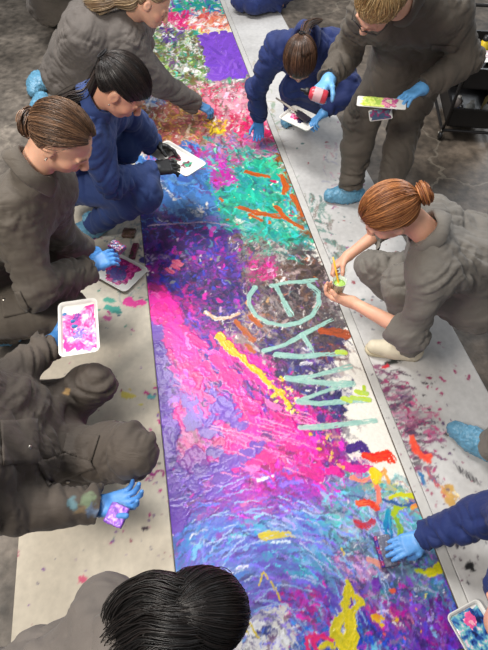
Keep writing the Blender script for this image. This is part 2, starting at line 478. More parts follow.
def glove_mesh(bones, w, back, s, tint):
    lo, hi = bounds(bones, .02); f = Field(lo - .03, hi + .03, .0032)
    for a, b, ra, rb, kind in bones: f.cone(a, b, ra, rb, .016 if kind == 'p' else .006)
    f.cone(w + (back - w) * .9, w, .034 * s, .033 * s, .02); f.cone(w, w + (bones[0][1] - w) * .2, .029 * s, .026 * s, .02)
    V, Q = f.mesh(2)
    return V, Q

def person(label, pose, cloth, group=None, h=.0085):
    p = pose; s = p.get('s', 1.0); nk = p['neck']; pv = p['pelvis']; sh = p['sh']; el = p['el']; wr = p['wr']; kn = p['kn']; an = p['an']
    hw = .095 * s
    lat = nrm(np.asarray(sh[0]) - sh[1])
    hips = p.get('hip') or [pv + lat * hw, pv - lat * hw]
    cc = [nk * .25 + np.asarray(sh[i]) * .75 + (pv - nk) * .10 for i in (0, 1)]
    cc = [cc[i] * .80 + (cc[0] + cc[1]) * .10 for i in (0, 1)]
    mid = p.get('mid'); up_v = nrm(nk - pv)
    lat2 = nrm(hips[0] - hips[1])
    if mid is None: mid = (nk + pv) / 2
    md = [mid + lat * .075 * s, mid - lat * .075 * s]
    fat = p.get('fat', 1.0)
    B = []   # (a,b,ra,rb,k,cutb)
    for i in (0, 1):
        B += [(cc[i], md[i], .112 * s * fat, .118 * s * fat, .07), (md[i], hips[i], .118 * s * fat, .125 * s * fat, .07)]
        B += [(nk * .75 + np.asarray(sh[i]) * .25, sh[i], .072 * s, .078 * s, .06)]
    B += [(cc[0], cc[1], .112 * s * fat, .112 * s * fat, .07), (hips[0], hips[1], .13 * s, .13 * s, .07)]
    tors = len(B)
    arms = []
    for i in (0, 1):
        aw = p.get('armw', 1.1)
        arms += [(sh[i], el[i], .078 * s * aw, .068 * s * aw, .05, None)]
        e2 = p.get('sleeve_end', [None, None])[i]; w = wr[i] if e2 is None else el[i] + (wr[i] - el[i]) * e2
        arms += [(el[i], w, .069 * s * aw, (.058 if e2 is None else .062) * s * aw, .04, .004)]
    legs = []
    for i in (0, 1):
        lw = p.get('legw', 1.0); lw = lw[i] if isinstance(lw, tuple) else lw; legs += [(hips[i], kn[i], .122 * s * lw, .092 * s * lw, .06, None), (kn[i], an[i], .090 * s * lw, .076 * s * lw, .04, .01)]
    allb = [b + (None,) if len(b) == 5 else b for b in B] + arms + legs
    lo, hi = bounds([b[:4] for b in allb], .06); lo[2] = max(lo[2], -.02)
    f = Field(lo, hi, h)
    for a, b, ra, rb, k, cut in allb: f.cone(a, b, ra, rb, k, cut=cut)
    f.floor_cut(.006)
    V, Q = f.mesh(1)
    N = vnormals(V, Q); bones = [(np.asarray(b[0], float), np.asarray(b[1], float), b[2], b[3]) for b in allb]
    V = fold_disp(V, N, bones, p.get('seed', 3) * 3.7, p.get('amp', 1.9)); V[:, 2] = np.maximum(V[:, 2], .006)
    V = lap(V, Q, .25)
    st = np.zeros((len(V), 4)); camp = np.array([0, 0, CAM_H])
    for (u, v, r, c_) in p.get('stains', []):
        rd = nrm(P(u, v, 0) - camp); q = V - camp; al = q @ rd; off = np.linalg.norm(q - al[:, None] * rd, axis=1); m = off < .012
        if not m.any(): continue
        hp = camp + rd * al[m].min(); dd = np.linalg.norm(V - hp, axis=1) / r + .5 * pn(V * 55 + u); wv = np.clip(1.6 - 1.8 * dd, 0, .7)
        st[:, :3] = np.where((wv > 0)[:, None], lin(c_), st[:, :3]); st[:, 3] = np.maximum(st[:, 3], wv)
    # --- body
    hd = p.get('head'); bb = []
    k8 = .55
    for b in allb:
        if any(b is arms[2 * i + 1] and p['hands'][i] for i in (0, 1)): continue
        bb.append((b[0], b[1], b[2] * k8, b[3] * k8, .03))
    handb = {}
    for i in (0, 1):
        hnd = p['hands'][i]
        if hnd is None: continue
        hb = hand_bones(wr[i], hnd['dir'], hnd['palm'], 1 if i == 0 else -1, hnd.get('curl', .4), hnd.get('spread', .12), s * hnd.get('s', 1.0), hnd.get('thumb', .5))
        handb[i] = hb
        bb += [(el[i], wr[i], (.043 if hnd['kind'] == 'bare' else .030) * s, .027 * s, .02), (wr[i], hb[0][1] * .3 + wr[i] * .7, .027 * s, .022 * s, .02)]
        for a, b, ra, rb, kind in hb:
            g = 1 if hnd['kind'] == 'bare' else .78
            bb.append((a, b, ra * g, rb * g, .014 if kind == 'p' else .005))
    pts = [(b[0], b[1], b[2], b[3]) for b in bb]
    if hd:
        H = head_frame(hd['look'], hd['up']); c = np.asarray(hd['c']); hs = hd.get('s', 1.0) * s
        L = lambda x, y, z: c + hs * (H @ np.array([x, y, z]))
        pts.append((c, c, .15 * hs, .15 * hs))
    lo, hi = bounds(pts, .03); lo[2] = max(lo[2], -.02)
    fb = Field(lo, hi, p.get('bh', .0058))
    for a, b, ra, rb, k in bb: fb.cone(a, b, ra, rb, k)
    if hd:
        fb.cone(nk + (pv - nk) * .12, L(0, -.03, -.05), .062 * s, .054 * s, .03)
        fb.ell(L(0, -.008, .03), H, np.array([.076, .097, .089]) * hs, .02)
        fb.ell(L(0, .03, -.035), H, np.array([.060, .066, .078]) * hs, .03)
        fb.ell(L(0, .060, -.088), H, np.array([.028, .026, .022]) * hs, .03)
        for q in (-1, 1):
            fb.ell(L(q * .036, .062, -.028), H, np.array([.026, .024, .026]) * hs, .02)
            fb.ell(L(q * .033, .097, .004), H, np.array([.017, .012, .011]) * hs, .012, '-')
            fb.ell(L(q * .032, .078, .002), H, np.array([.0135, .0125, .012]) * hs, .004)
            fb.cone(L(q * .014, .094, .018), L(q * .045, .083, .020), .009 * hs, .007 * hs, .012)
            fb.ell(L(q * .079, -.004, -.008), H, np.array([.009, .020, .031]) * hs, .008)
            fb.ell(L(q * .088, .002, -.006), H, np.array([.006, .011, .018]) * hs, .006, '-')
            fb.ell(L(q * .011, .108, -.034), H, np.array([.009, .009, .008]) * hs, .006)
        fb.cone(L(0, .092, .012), L(0, .116, -.028), .008 * hs, .0115 * hs, .012)
        fb.ell(L(0, .094, -.056), H, np.array([.023, .011, .0065]) * hs, .006)
        fb.ell(L(0, .092, -.068), H, np.array([.020, .011, .0075]) * hs, .006)
    fb.floor_cut(.012)
    Vb, Qb = fb.mesh(1)
    sk = lin(p.get('skin', (212, 158, 132)))
    cb = np.repeat(sk[None], len(Vb), 0) * (1 + .08 * pn(Vb * 14))[:, None]
    if hd:
        q = ((Vb - c) / hs) @ H
        def blot(ctr, r, colr, st=1.0):
            d = (((q - np.array(ctr)) / np.array(r)) ** 2).sum(1); w = np.clip(1.6 - 1.6 * d, 0, 1)[:, None] * st
            cb[:] = cb * (1 - w) + lin(colr) * w
        for e in (-1, 1):
            blot((e * .045, .08, -.03), (.03, .04, .03), (214, 130, 112), .35)
            blot((e * .032, .094, -.007), (.017, .014, .0045), (70, 45, 35), .8)
            blot((e * .033, .098, .023), (.024, .02, .006), p.get('brow', (95, 65, 45)), .75)
        blot((0, .10, -.061), (.025, .02, .012), (180, 90, 90), .8)
    body = mesh_obj('person', Vb, Qb, SKIN, col=cb, base=[pv[0], pv[1], 0])
    tag(body, label, 'person', group)
    cv = mesh_obj('coverall', V, Q, cloth, body, stain=st)
    # --- collar
    ax = nrm((L(0, -.02, -.05) if hd else nk + up_v) - nk)
    if p.get('collar', True):
        cen = nk + ax * .012; fw = nrm((H[:, 1] if hd else up_v)); fw = nrm(fw - ax * (fw @ ax)); sd = np.cross(fw, ax)
        prof = [(.072, -.02), (.070, .02), (.074, .048), (.084, .050), (.098, .024), (.106, -.004), (.102, -.008), (.090, .02), (.080, .035), (.079, -.02)]
        ns = 44; th = np.linspace(.32, 2 * np.pi - .32, ns); Vc = []
        for (r, z) in prof:
            rr = r * s * p.get('colr', 1.0) * (1 + .05 * np.sin(th * 5 + z * 40))
            zz = z * s * (1 + .1 * np.sin(th * 3)) - .012 * np.cos(th) * s
            Vc.append(cen + (fw * np.cos(th)[:, None] * 1.0 + sd * np.sin(th)[:, None] * .92) * rr[:, None] + ax * zz[:, None])
        Vc = np.concatenate(Vc); Fc = []
        m = len(prof)
        for j in range(m):
            for i in range(ns - 1):
                j2 = (j + 1) % m; Fc.append((j * ns + i, j * ns + i + 1, j2 * ns + i + 1, j2 * ns + i))
        Fc.append(tuple(j * ns for j in range(m))); Fc.append(tuple(j * ns + ns - 1 for j in range(m))[::-1])
        mesh_obj('collar', Vc, Fc, cloth, cv)
    # --- gloves
    for i, hb in handb.items():
        hnd = p['hands'][i]
        if hnd['kind'] == 'bare': continue
        back = wr[i] + (el[i] - wr[i]) * .36
        Vg, Qg = glove_mesh(hb, wr[i], back, s, None)
        if hnd['kind'] == 'blue':
            base = lin(hnd.get('col', (86, 148, 212)))
            cg = np.repeat(base[None], len(Vg), 0)
            for (cx, pc, rr) in hnd.get('paint', []):
                n = pn(Vg * 60 + 9) ; d = np.linalg.norm(Vg - cx, axis=1) / rr + n * .5; w = np.clip(3 - 3 * d, 0, 1)[:, None]; cg = cg * (1 - w) + lin(pc) * w
            mesh_obj('glove', Vg, Qg, GLOVE_BLUE, body, col=cg)
        else: mesh_obj('glove', Vg, Qg, GLOVE_BLACK, body)
    # --- feet
    for i in (0, 1):
        ft = p['feet'][i]
        if ft is None: continue
        a = an[i]; t = np.asarray(ft['toe'], float); kind = ft['kind']; d = t - a; d[2] = 0; d = nrm(d); tip = ft.get('tip', False)
        he = ft.get('heel'); he = a - d * .05 * s if he is None else np.asarray(he, float)
        he = np.array([he[0], he[1], ft.get('hz', .05)])
        r = .050 if kind == 'cover' else .046
        ff = Field(np.minimum(np.minimum(he, t), a) - .12, np.maximum(np.maximum(he, t), a) + .12, .006)
        tt = np.array([t[0], t[1], .045])
        ff.cone(he, he * .45 + tt * .55, r * s, r * s * 1.12, .02); ff.cone(he * .45 + tt * .55, tt, r * s * 1.1, r * s * .88, .03)
        ff.cone(np.array([a[0], a[1], he[2] + .02]), he * .65 + tt * .35, .054 * s, r * s * .95, .04)
        ff.cone(np.array([a[0], a[1], he[2] + .08]), np.array([a[0], a[1], he[2] + .02]), .05 * s, .05 * s, .03)
        ff.floor_cut(.005)
        Vf, Qf = ff.mesh(2); Nf = vnormals(Vf, Qf)
        if kind == 'cover':
            Vf = Vf + Nf * ((np.abs(pn(Vf * 38 + i)) - .2) * .010 + (np.abs(pn(Vf * [70, 70, 25])) - .2) * .006)[:, None]; Vf[:, 2] = np.maximum(Vf[:, 2], .005)
            o = mesh_obj('shoe_cover', Vf, Qf, COVER, body)
            ring = []
            cen = np.array([a[0], a[1], he[2] + .085])
        else:
            o = mesh_obj('shoe', Vf, Qf, CREAM, body)
            L3 = np.cross([0, 0, 1], d); lc = []
            for q in range(5):
                m0 = he * (.62 - q * .085) + tt * (.38 + q * .085); top = m0 + np.array([0, 0, .098 - q * .002])
                lc.append(np.array([top + L3 * .026 * (-1) - d * .004 + [0, 0, -.010], top + [0, 0, .003], top + L3 * .026 + d * .004 + [0, 0, -.010]]))
            for q in range(4): lc.append(np.array([lc[q][0], (lc[q][1] + lc[q + 1][1]) / 2 + [0, 0, .002], lc[q + 1][2]]))
            Vl, Ql = tubes(np.array(lc), np.full((len(lc), 3), .0028), 5); mesh_obj('laces', Vl, Ql, CREAM, o)
            so = Field(np.minimum(he, tt) - .1, np.maximum(he, tt) + .1, .005)
            z0 = .014; so.cone([he[0], he[1], z0], [tt[0], tt[1], z0], .046 * s, .046 * s, .01)
            so.F = np.maximum(so.F, ((so.lo[2] + so.h * np.arange(so.n[2])) - .026).astype(np.float32)[None, None, :]); so.floor_cut(.005)
            Vs, Qs = so.mesh(1); mesh_obj('sole', Vs, Qs, mat_plain('sole_rubber', (190, 178, 150), .7), o)
    # --- hair
    if hd and hd.get('hair'):
        hr = hd['hair']; base = hr['base']; tip = hr['tip']; seed = p.get('seed', 1)
        A, Bs, hwf, extra = hair_shell(H, c, hs, hr['T'], base, tip, hr.get('vol', 0.03), int(hr.get('n', 420) * 1.8), seed, hr.get('mess', .03), low=hr.get('low', 0), bang=hr.get('bang', 0))
        parts = [A]
        tieo = None
        Tn = nrm(hr['T']); tp = shell_pt(Tn, np.array([.0835, .1045, .0965]) * (1 + hr.get('vol', .03)))
        tw = c + hs * (H @ tp); Tw = H @ Tn
        if hr['style'] == 'bun':
            bc = tw + Tw * hr.get('off', .02) + np.asarray(hr.get('shift', (0, 0, 0)))
            parts += bun(bc, hr.get('axis', Tw), hr.get('R', .026), hr.get('r', .02), base, tip, seed, hr.get('bn', 70))
            tieo = tw + Tw * .004
        elif hr['style'] == 'pony':
            parts += bundle([tw - Tw * .01] + [np.asarray(q) for q in hr['tail']], hr.get('r0', .02), hr.get('r1', .026), base, tip, seed, hr.get('pn', 110), fly=.12)
            tieo = tw + Tw * .01
        elif hr['style'] == 'locks':
            for ctrl, r0, r1, n in hr['locks']: parts += bundle(ctrl, r0, r1, base, tip, seed + len(parts), n, fly=0, tr=.0012, wo=.07)
        # fly-away tubes are three-sided; keep all as quads arrays
        parts.append(Bs)
        Vh, Qh, Ch = join_cols(parts)
        ho = mesh_obj('hair', Vh, Qh, HAIR, body, col=Ch)
        if tieo is not None:
            e1 = nrm(np.cross(Tw, [.3, .1, .9])); e2 = np.cross(Tw, e1); a_ = np.linspace(0, 2 * np.pi, 20)
            pth = tieo + (np.cos(a_)[:, None] * e1 + np.sin(a_)[:, None] * e2) * hr.get('tr', .021)
            Vt, Qt = tubes(pth[None], np.full((1, 20), .004), 6); mesh_obj('hair_tie', Vt, Qt, TIE, ho)
    r = Person(); r.o = body; r.cv = cv; r.hb = handb
    if hd: r.L = L; r.H = H
    return r

def chk(n, p):
    d = lambda a, b: round(float(np.linalg.norm(np.asarray(a) - b)), 2)
    print('POSE', n, 'ua', [d(p['sh'][i], p['el'][i]) for i in (0, 1)], 'fa', [d(p['el'][i], p['wr'][i]) for i in (0, 1)], 'shw', d(*p['sh']),
          'torso', d(p['neck'], p['pelvis']), 'th', [d(p['pelvis'], p['kn'][i]) for i in (0, 1)], 'shin', [d(p['kn'][i], p['an'][i]) for i in (0, 1)], 'hd', d(p['neck'], p['head']['c']) if p.get('head') else None)
# ------------------------------------------------------------------ ground
DA = nrm([-.341, 1.751, 0])[:2]; DB = np.array([DA[1], -DA[0]])      # along and across the long painting
NT_ = np.random.default_rng(3)
def tile_noise(n=256, oct=(4, 8, 16, 32), seed=1):
    g = np.zeros((n, n)); y, x = np.mgrid[0:n, 0:n] / n
    for k, o in enumerate(oct):
        p = np.stack([np.cos(x * 2 * np.pi) * o / 6.28, np.sin(x * 2 * np.pi) * o / 6.28, np.zeros_like(x)], -1)
        g += pn(np.stack([x * o, y * o, np.full_like(x, seed + k * 3.3)], -1)) / (k * .7 + 1)
    return (g - g.min()) / (g.max() - g.min())
TN = tile_noise(); TN2 = tile_noise(256, (16, 32, 64), 9)

def uv_of(w): return np.array([w[0] * DB[0] + w[1] * DB[1], w[0] * DA[0] + w[1] * DA[1]])

class Canvas:
    def __init__(s, u0, u1, v0, v1, c, base):
        s.u0, s.v0, s.c = u0, v0, c; s.nu = int((u1 - u0) / c) + 1; s.nv = int((v1 - v0) / c) + 1
        s.col = np.zeros((s.nv, s.nu, 3), np.float32); s.col[:] = lin(base); s.h = np.zeros((s.nv, s.nu), np.float32)
        s.rng = np.random.default_rng(17)
    def stroke(s, pts, w, c1, c2=None, bristle=.5, h=.001, alpha=1.0, px=True, solid=False):
        rng = s.rng
        if px:
            dpt = depth(*pts[len(pts) // 2]); w = w * dpt / FPX
            pts = np.array([uv_of(P(*q)) for q in pts])
        else: pts = np.array(pts)
        w *= .5
        lo = pts.min(0) - w * 1.4; hi = pts.max(0) + w * 1.4
        a0 = max(int((lo[0] - s.u0) / s.c), 0); a1 = min(int((hi[0] - s.u0) / s.c) + 2, s.nu); b0 = max(int((lo[1] - s.v0) / s.c), 0); b1 = min(int((hi[1] - s.v0) / s.c) + 2, s.nv)
        if a1 <= a0 or b1 <= b0: return
        X = (s.u0 + s.c * np.arange(a0, a1))[None, :]; Y = (s.v0 + s.c * np.arange(b0, b1))[:, None]
        best = None; Ltot = 0; seg = np.linalg.norm(np.diff(pts, axis=0), axis=1)
        for i in range(len(pts) - 1):
            d = pts[i + 1] - pts[i]; L = seg[i] + 1e-9; t = np.clip(((X - pts[i][0]) * d[0] + (Y - pts[i][1]) * d[1]) / L ** 2, 0, 1)
            ex = X - pts[i][0] - t * d[0]; ey = Y - pts[i][1] - t * d[1]; dist = np.sqrt(ex ** 2 + ey ** 2); lat = (ex * d[1] - ey * d[0]) / L; al = Ltot + t * L
            if best is None: best = [dist, lat, al]
            else:
                m = dist < best[0]; best = [np.where(m, dist, best[0]), np.where(m, lat, best[1]), np.where(m, al, best[2])]
            Ltot += L
        dist, lat, al = best; o1, o2 = rng.integers(0, 256, 2)
        wx = (X / .02).astype(int) ; wy = (Y / .02).astype(int)
        en = TN[(np.abs(X / .0035).astype(int) + o1) % 256, (np.abs(Y / .0035).astype(int) + o2) % 256]
        en2 = TN2[(np.abs(X / .0016).astype(int) + o2) % 256, (np.abs(Y / .0016).astype(int) + o1) % 256]
        we = w * ((.72 + .5 * en) if solid else (.30 + .95 * en + .45 * en2))
        br = TN2[(np.floor(lat / .0022 * 4).astype(int) + o1) % 256, (np.floor(al / .02 * 4).astype(int) + o2) % 256]
        a = np.clip((we - dist) / (s.c * .8) + .5, 0, 1)
        if not solid:
            endf = np.clip(al / max(Ltot, 1e-6), 0, 1)
            a = a * np.clip((br - (bristle * (.25 + .6 * endf ** 2) * .75)) * 8, 0, 1)
        a = (a * alpha)[..., None]
        c1 = c1 if isinstance(c1, np.ndarray) else lin(c1); c2 = c1 if c2 is None else (c2 if isinstance(c2, np.ndarray) else lin(c2))
        mixn = np.clip((br - .5) * 3 + .5, 0, 1)[..., None]
        cc = c1 * (1 - mixn) + c2 * mixn
        sl = (slice(b0, b1), slice(a0, a1))
        s.col[sl] = s.col[sl] * (1 - a) + cc * a
        hh = h * (.4 + br) * (1 + 1.0 * np.clip(dist / w, 0, 1) ** 4)
        s.h[sl] = s.h[sl] * (1 - a[..., 0] * .8) + hh * a[..., 0]
    def zone(s, poly, cov, pal, ln, w, ang=None, jit=180, curv=.4, bristle=.5, h=.001, alpha=1.0, mixp=.5):
        rng = s.rng; poly = np.array(poly, float)
        x, y = poly[:, 0], poly[:, 1]; area = abs((x * np.roll(y, -1) - y * np.roll(x, -1)).sum()) / 2
        n = int(cov * area / (ln * w)); lo = poly.min(0); hi = poly.max(0)
        ws = np.array([p[1] for p in pal], float); ws /= ws.sum(); k = 0; guard = 0
        while k < n and guard < n * 30:
            guard += 1; q = lo + rng.random(2) * (hi - lo)
            ins = False; j = len(poly) - 1
            for i in range(len(poly)):
                if (y[i] > q[1]) != (y[j] > q[1]) and q[0] < (x[j] - x[i]) * (q[1] - y[i]) / (y[j] - y[i]) + x[i]: ins = not ins
                j = i
            if not ins: continue
            k += 1
            A = ang(q[0], q[1]) if callable(ang) else (ang if ang is not None else 0)
            A = math.radians(A + rng.uniform(-jit, jit)); L = ln * rng.uniform(.5, 1.4); W = w * 1.25 * float(np.clip(rng.lognormal(-.15, .55), .25, 3))
            d = np.array([math.cos(A), math.sin(A)]); nn = np.array([-d[1], d[0]]); cv = rng.uniform(-curv, curv) * L
            pts = [q - d * L / 2, q - d * L / 6 + nn * cv * .45, q + d * L / 6 + nn * cv * .45, q + d * L / 2]
            c1 = pal[rng.choice(len(pal), p=ws)][0]; c2 = pal[rng.choice(len(pal), p=ws)][0] if rng.random() < mixp else c1
            v = rng.uniform(.85, 1.15); c1 = tuple(min(255, c * v) for c in c1)
            s.stroke(pts, W, c1, c2, bristle, h * rng.uniform(.5, 1.6), alpha)
    def smear(s, poly, n, ln, w, ang, jit):
        rng = s.rng; poly = np.array(poly, float); lo = poly.min(0); hi = poly.max(0)
        for _ in range(n):
            q = lo + rng.random(2) * (hi - lo); uv = uv_of(P(*q)); i = int((uv[0] - s.u0) / s.c); j = int((uv[1] - s.v0) / s.c)
            if not (3 < i < s.nu - 3 and 3 < j < s.nv - 3): continue
            A = math.radians((ang(*q) if callable(ang) else ang) + rng.normal(0, jit)); L = ln * rng.uniform(.4, 1.5); d = np.array([math.cos(A), math.sin(A)]); nn = np.array([-d[1], d[0]]) * rng.normal(0, .15) * L
            o = np.clip(np.array([i, j]) + rng.integers(-4, 5, 2), 0, [s.nu - 1, s.nv - 1])
            s.stroke([q, q + d * L * .5 + nn, q + d * L], w * rng.uniform(.5, 1.5), s.col[j, i].astype(float).copy() * rng.uniform(.85, 1.12), s.col[o[1], o[0]].astype(float).copy(), .55, .0012 * rng.uniform(.4, 1.6), .85)
    def warp(s, amp=.010, sc=14, seed=3, blur=.35):
        iy, ix = np.mgrid[0:s.nv, 0:s.nu]; q = np.stack([ix * s.c * sc, iy * s.c * sc, np.full(ix.shape, seed * 1.7)], -1)
        d = [amp * (pn(q + k * 31.7) + .6 * pn(q * 2.7 + k * 11.3) + .4 * pn(q * 6.1 + k * 5.3)) / s.c for k in (0, 1)]
        jx = np.clip(np.rint(ix + d[0]).astype(int), 0, s.nu - 1); jy = np.clip(np.rint(iy + d[1]).astype(int), 0, s.nv - 1)
        s.col = s.col[jy, jx]; s.h = s.h[jy, jx]
        for a_ in (s.col,):
            b_ = a_.copy(); b_[1:-1, 1:-1] = (a_[:-2, 1:-1] + a_[2:, 1:-1] + a_[1:-1, :-2] + a_[1:-1, 2:]) / 4
            a_[:] = a_ * (1 - blur) + b_ * blur
    def dots(s, poly, n, pal, r, h=.0008):
        rng = s.rng; poly = np.array(poly, float); lo = poly.min(0); hi = poly.max(0); x, y = poly[:, 0], poly[:, 1]
        k = 0
        while k < n:
            q = lo + rng.random(2) * (hi - lo); ins = False; j = len(poly) - 1
            for i in range(len(poly)):
                if (y[i] > q[1]) != (y[j] > q[1]) and q[0] < (x[j] - x[i]) * (q[1] - y[i]) / (y[j] - y[i]) + x[i]: ins = not ins
                j = i
            if not ins: continue
            k += 1.6; rr = r * .9 * rng.uniform(.35, 1.6) ** 1.5; A = rng.random() * 6.28; L = rr * rng.uniform(.2, 1.5)
            s.stroke([q, q + L * .7 * np.array([math.cos(A), math.sin(A)])], rr * .85, pal[rng.integers(len(pal))], None, .15, h=h)
    def mesh(s, name, mat, z, thick=.002, wave=0, parent=None):
        uu = s.u0 + s.c * np.arange(s.nu); vv = s.v0 + s.c * np.arange(s.nv); U, W = np.meshgrid(uu, vv)
        X = U * DB[0] + W * DA[0]; Y = U * DB[1] + W * DA[1]
        Z = z + s.h + (wave * (pn(np.stack([U * 2.2, W * 2.2, np.zeros_like(U)], -1)) + .4) if wave else 0)
        V = np.stack([X, Y, Z], -1).reshape(-1, 3); ids = np.arange(s.nu * s.nv).reshape(s.nv, s.nu)
        Q = np.stack([ids[:-1, :-1], ids[:-1, 1:], ids[1:, 1:], ids[1:, :-1]], -1).reshape(-1, 4)
        # rim down to the floor
        b = np.concatenate([ids[0, :], ids[1:, -1], ids[-1, -2::-1], ids[-2:0:-1, 0]]); n0 = len(V)
        Vb = V[b].copy(); Vb[:, 2] = z - thick; V = np.concatenate([V, Vb]); m = len(b); r = np.arange(m)
        Qb = np.stack([b[r], n0 + r, n0 + (r + 1) % m, b[(r + 1) % m]], -1)
        C = np.concatenate([s.col.reshape(-1, 3), s.col.reshape(-1, 3)[b]])
        return mesh_obj(name, V, np.concatenate([Q, Qb]), mat, parent, col=C)

# concrete floor
def floor_mat():
    m, nt, b = new_mat('rough_concrete'); N = nt.nodes; L = nt.links
    tc = N.new('ShaderNodeTexCoord')
    n1 = N.new('ShaderNodeTexNoise'); n1.inputs['Scale'].default_value = 1.6; n1.inputs['Detail'].default_value = 10; n1.inputs['Roughness'].default_value = .68; L.new(tc.outputs['Object'], n1.inputs['Vector'])
    cr = N.new('ShaderNodeValToRGB'); e = cr.color_ramp.elements
    e[0].position = .34; e[0].color = (*lin((52, 45, 38)), 1); e[1].position = .68; e[1].color = (*lin((122, 110, 98)), 1)
    x = cr.color_ramp.elements.new(.5); x.color = (*lin((84, 75, 66)), 1)
    L.new(n1.outputs['Fac'], cr.inputs[0])
    n2 = N.new('ShaderNodeTexNoise'); n2.inputs['Scale'].default_value = 17; n2.inputs['Detail'].default_value = 8; L.new(tc.outputs['Object'], n2.inputs['Vector'])
    mr = N.new('ShaderNodeMapRange'); mr.inputs[1].default_value = .3; mr.inputs[2].default_value = .7; mr.inputs[3].default_value = .55; mr.inputs[4].default_value = 1.4; L.new(n2.outputs['Fac'], mr.inputs[0])
    # x: greyer on the left part of the room
    sx = N.new('ShaderNodeSeparateXYZ'); L.new(tc.outputs['Object'], sx.inputs[0])
    mx0 = N.new('ShaderNodeMapRange'); mx0.inputs[1].default_value = -1.2; mx0.inputs[2].default_value = .4; L.new(sx.outputs[0], mx0.inputs[0])
    g = N.new('ShaderNodeMix'); g.data_type = 'RGBA'; g.blend_type = 'MULTIPLY'; g.inputs[0].default_value = 1; L.new(cr.outputs[0], g.inputs[6])
    tint = N.new('ShaderNodeMix'); tint.data_type = 'RGBA'; tint.inputs[6].default_value = (1.25, 1.33, 1.42, 1); tint.inputs[7].default_value = (1.0, .98, .95, 1); L.new(mx0.outputs[0], tint.inputs[0]); L.new(tint.outputs[2], g.inputs[7])
    g2 = N.new('ShaderNodeMix'); g2.data_type = 'RGBA'; g2.blend_type = 'MULTIPLY'; g2.inputs[0].default_value = 1; L.new(g.outputs[2], g2.inputs[6])
    cc = N.new('ShaderNodeCombineColor'); [L.new(mr.outputs[0], cc.inputs[k]) for k in range(3)]; L.new(cc.outputs[0], g2.inputs[7])
    # trowel cracks
    vo = N.new('ShaderNodeTexVoronoi'); vo.feature = 'DISTANCE_TO_EDGE'; vo.inputs['Scale'].default_value = .3; 
    wn = N.new('ShaderNodeTexNoise'); wn.inputs['Scale'].default_value = 3; wn.inputs['Detail'].default_value = 6; L.new(tc.outputs['Object'], wn.inputs['Vector'])
    av = N.new('ShaderNodeVectorMath'); av.operation = 'MULTIPLY_ADD'; L.new(wn.outputs['Color'], av.inputs[0]); av.inputs[1].default_value = (.5, .5, .5); L.new(tc.outputs['Object'], av.inputs[2]); L.new(av.outputs[0], vo.inputs['Vector'])
    ck = N.new('ShaderNodeMapRange'); ck.inputs[1].default_value = .002; ck.inputs[2].default_value = .003; ck.inputs[3].default_value = .16; ck.inputs[4].default_value = 0; L.new(vo.outputs['Distance'], ck.inputs[0])
    g3 = N.new('ShaderNodeMix'); g3.data_type = 'RGBA'; L.new(ck.outputs[0], g3.inputs[0]); L.new(g2.outputs[2], g3.inputs[6]); g3.inputs[7].default_value = (*lin((188, 178, 160)), 1)
    L.new(g3.outputs[2], b.inputs['Base Color'])
    b.inputs['Roughness'].default_value = .55
    bp = N.new('ShaderNodeBump'); bp.inputs['Strength'].default_value = .5; bp.inputs['Distance'].default_value = .01; L.new(n2.outputs['Fac'], bp.inputs['Height']); L.new(bp.outputs[0], b.inputs['Normal'])
    return m
fl = mesh_obj('floor', [(-6, -3, 0), (8, -3, 0), (8, 11, 0), (-6, 11, 0), (-6, -3, -.1), (8, -3, -.1), (8, 11, -.1), (-6, 11, -.1)],
              [(0, 1, 2, 3), (7, 6, 5, 4), (0, 4, 5, 1), (1, 5, 6, 2), (2, 6, 7, 3), (3, 7, 4, 0)], floor_mat(), smooth=False)
tag(fl, kind='structure')
fl['label'] = 'bare rough grey brown concrete floor'

PAINT = mat_plain('wet_acrylic_paint', (255, 255, 255), rough=.42, var=.06, scale=60, bump=.2, bscale=120, attr=True, coat=.15)
SHEET = mat_plain('matt_paper_sheet', (255, 255, 255), rough=.75, var=.05, scale=25, bump=.12, bscale=60, attr=True)

def wear(cv, amt, s1=3.0, seed=0):
    uu = cv.u0 + cv.c * np.arange(cv.nu); vv = cv.v0 + cv.c * np.arange(cv.nv); U, W = np.meshgrid(uu, vv); Z = np.full_like(U, seed)
    n = pn(np.stack([U * s1, W * s1, Z], -1)) + .6 * pn(np.stack([U * s1 * 4, W * s1 * 4, Z], -1)) + .7 * pn(np.stack([U * 34, W * 34, Z], -1)) + .4 * pn(np.stack([U * 90, W * 90, Z], -1))
    cv.col *= (1 + amt * n)[..., None].astype(np.float32)

# strip edges across, from points seen on them
uL = uv_of(P(150, 310))[0]; uR = uv_of(P(400, 462))[0]
uSL = uv_of(P(19, 536))[0]; uSR = uv_of(P(446, 314))[0]
print('STRIP', uL, uR, uSL, uSR)
CR = (214, 40, 150); 
# left sheet
ls = Canvas(uSL, uL - .0005, -.15, 6.4, .006, (206, 197, 180)); wear(ls, .12, 2.0, 3)
M1 = [(186, 60, 130), (120, 60, 150), (60, 130, 120), (200, 180, 90), (150, 60, 90), (70, 60, 110), (90, 80, 80)]
ls.dots([(20, 560), (180, 560), (150, 290), (60, 290)], 150, M1, 1.6)
ls.dots([(10, 650), (180, 650), (180, 540), (20, 540)], 40, M1, 1.5)
ls.dots([(90, 200), (150, 200), (150, 330), (100, 330)], 140, [(110, 120, 120), (60, 90, 110), (150, 60, 130), (60, 140, 120)], 1.8)
ls.dots([(140, 380), (175, 380), (180, 560), (150, 560)], 60, [(190, 50, 130), (110, 60, 130)], 2.0)
ls.zone([(100, 230), (146, 210), (150, 290), (120, 300)], .5, [((120, 140, 145), 1), ((80, 110, 120), 1), ((205, 200, 190), 2)], 9, 1.2, 0, 180, .3, .9, .0002, .6)
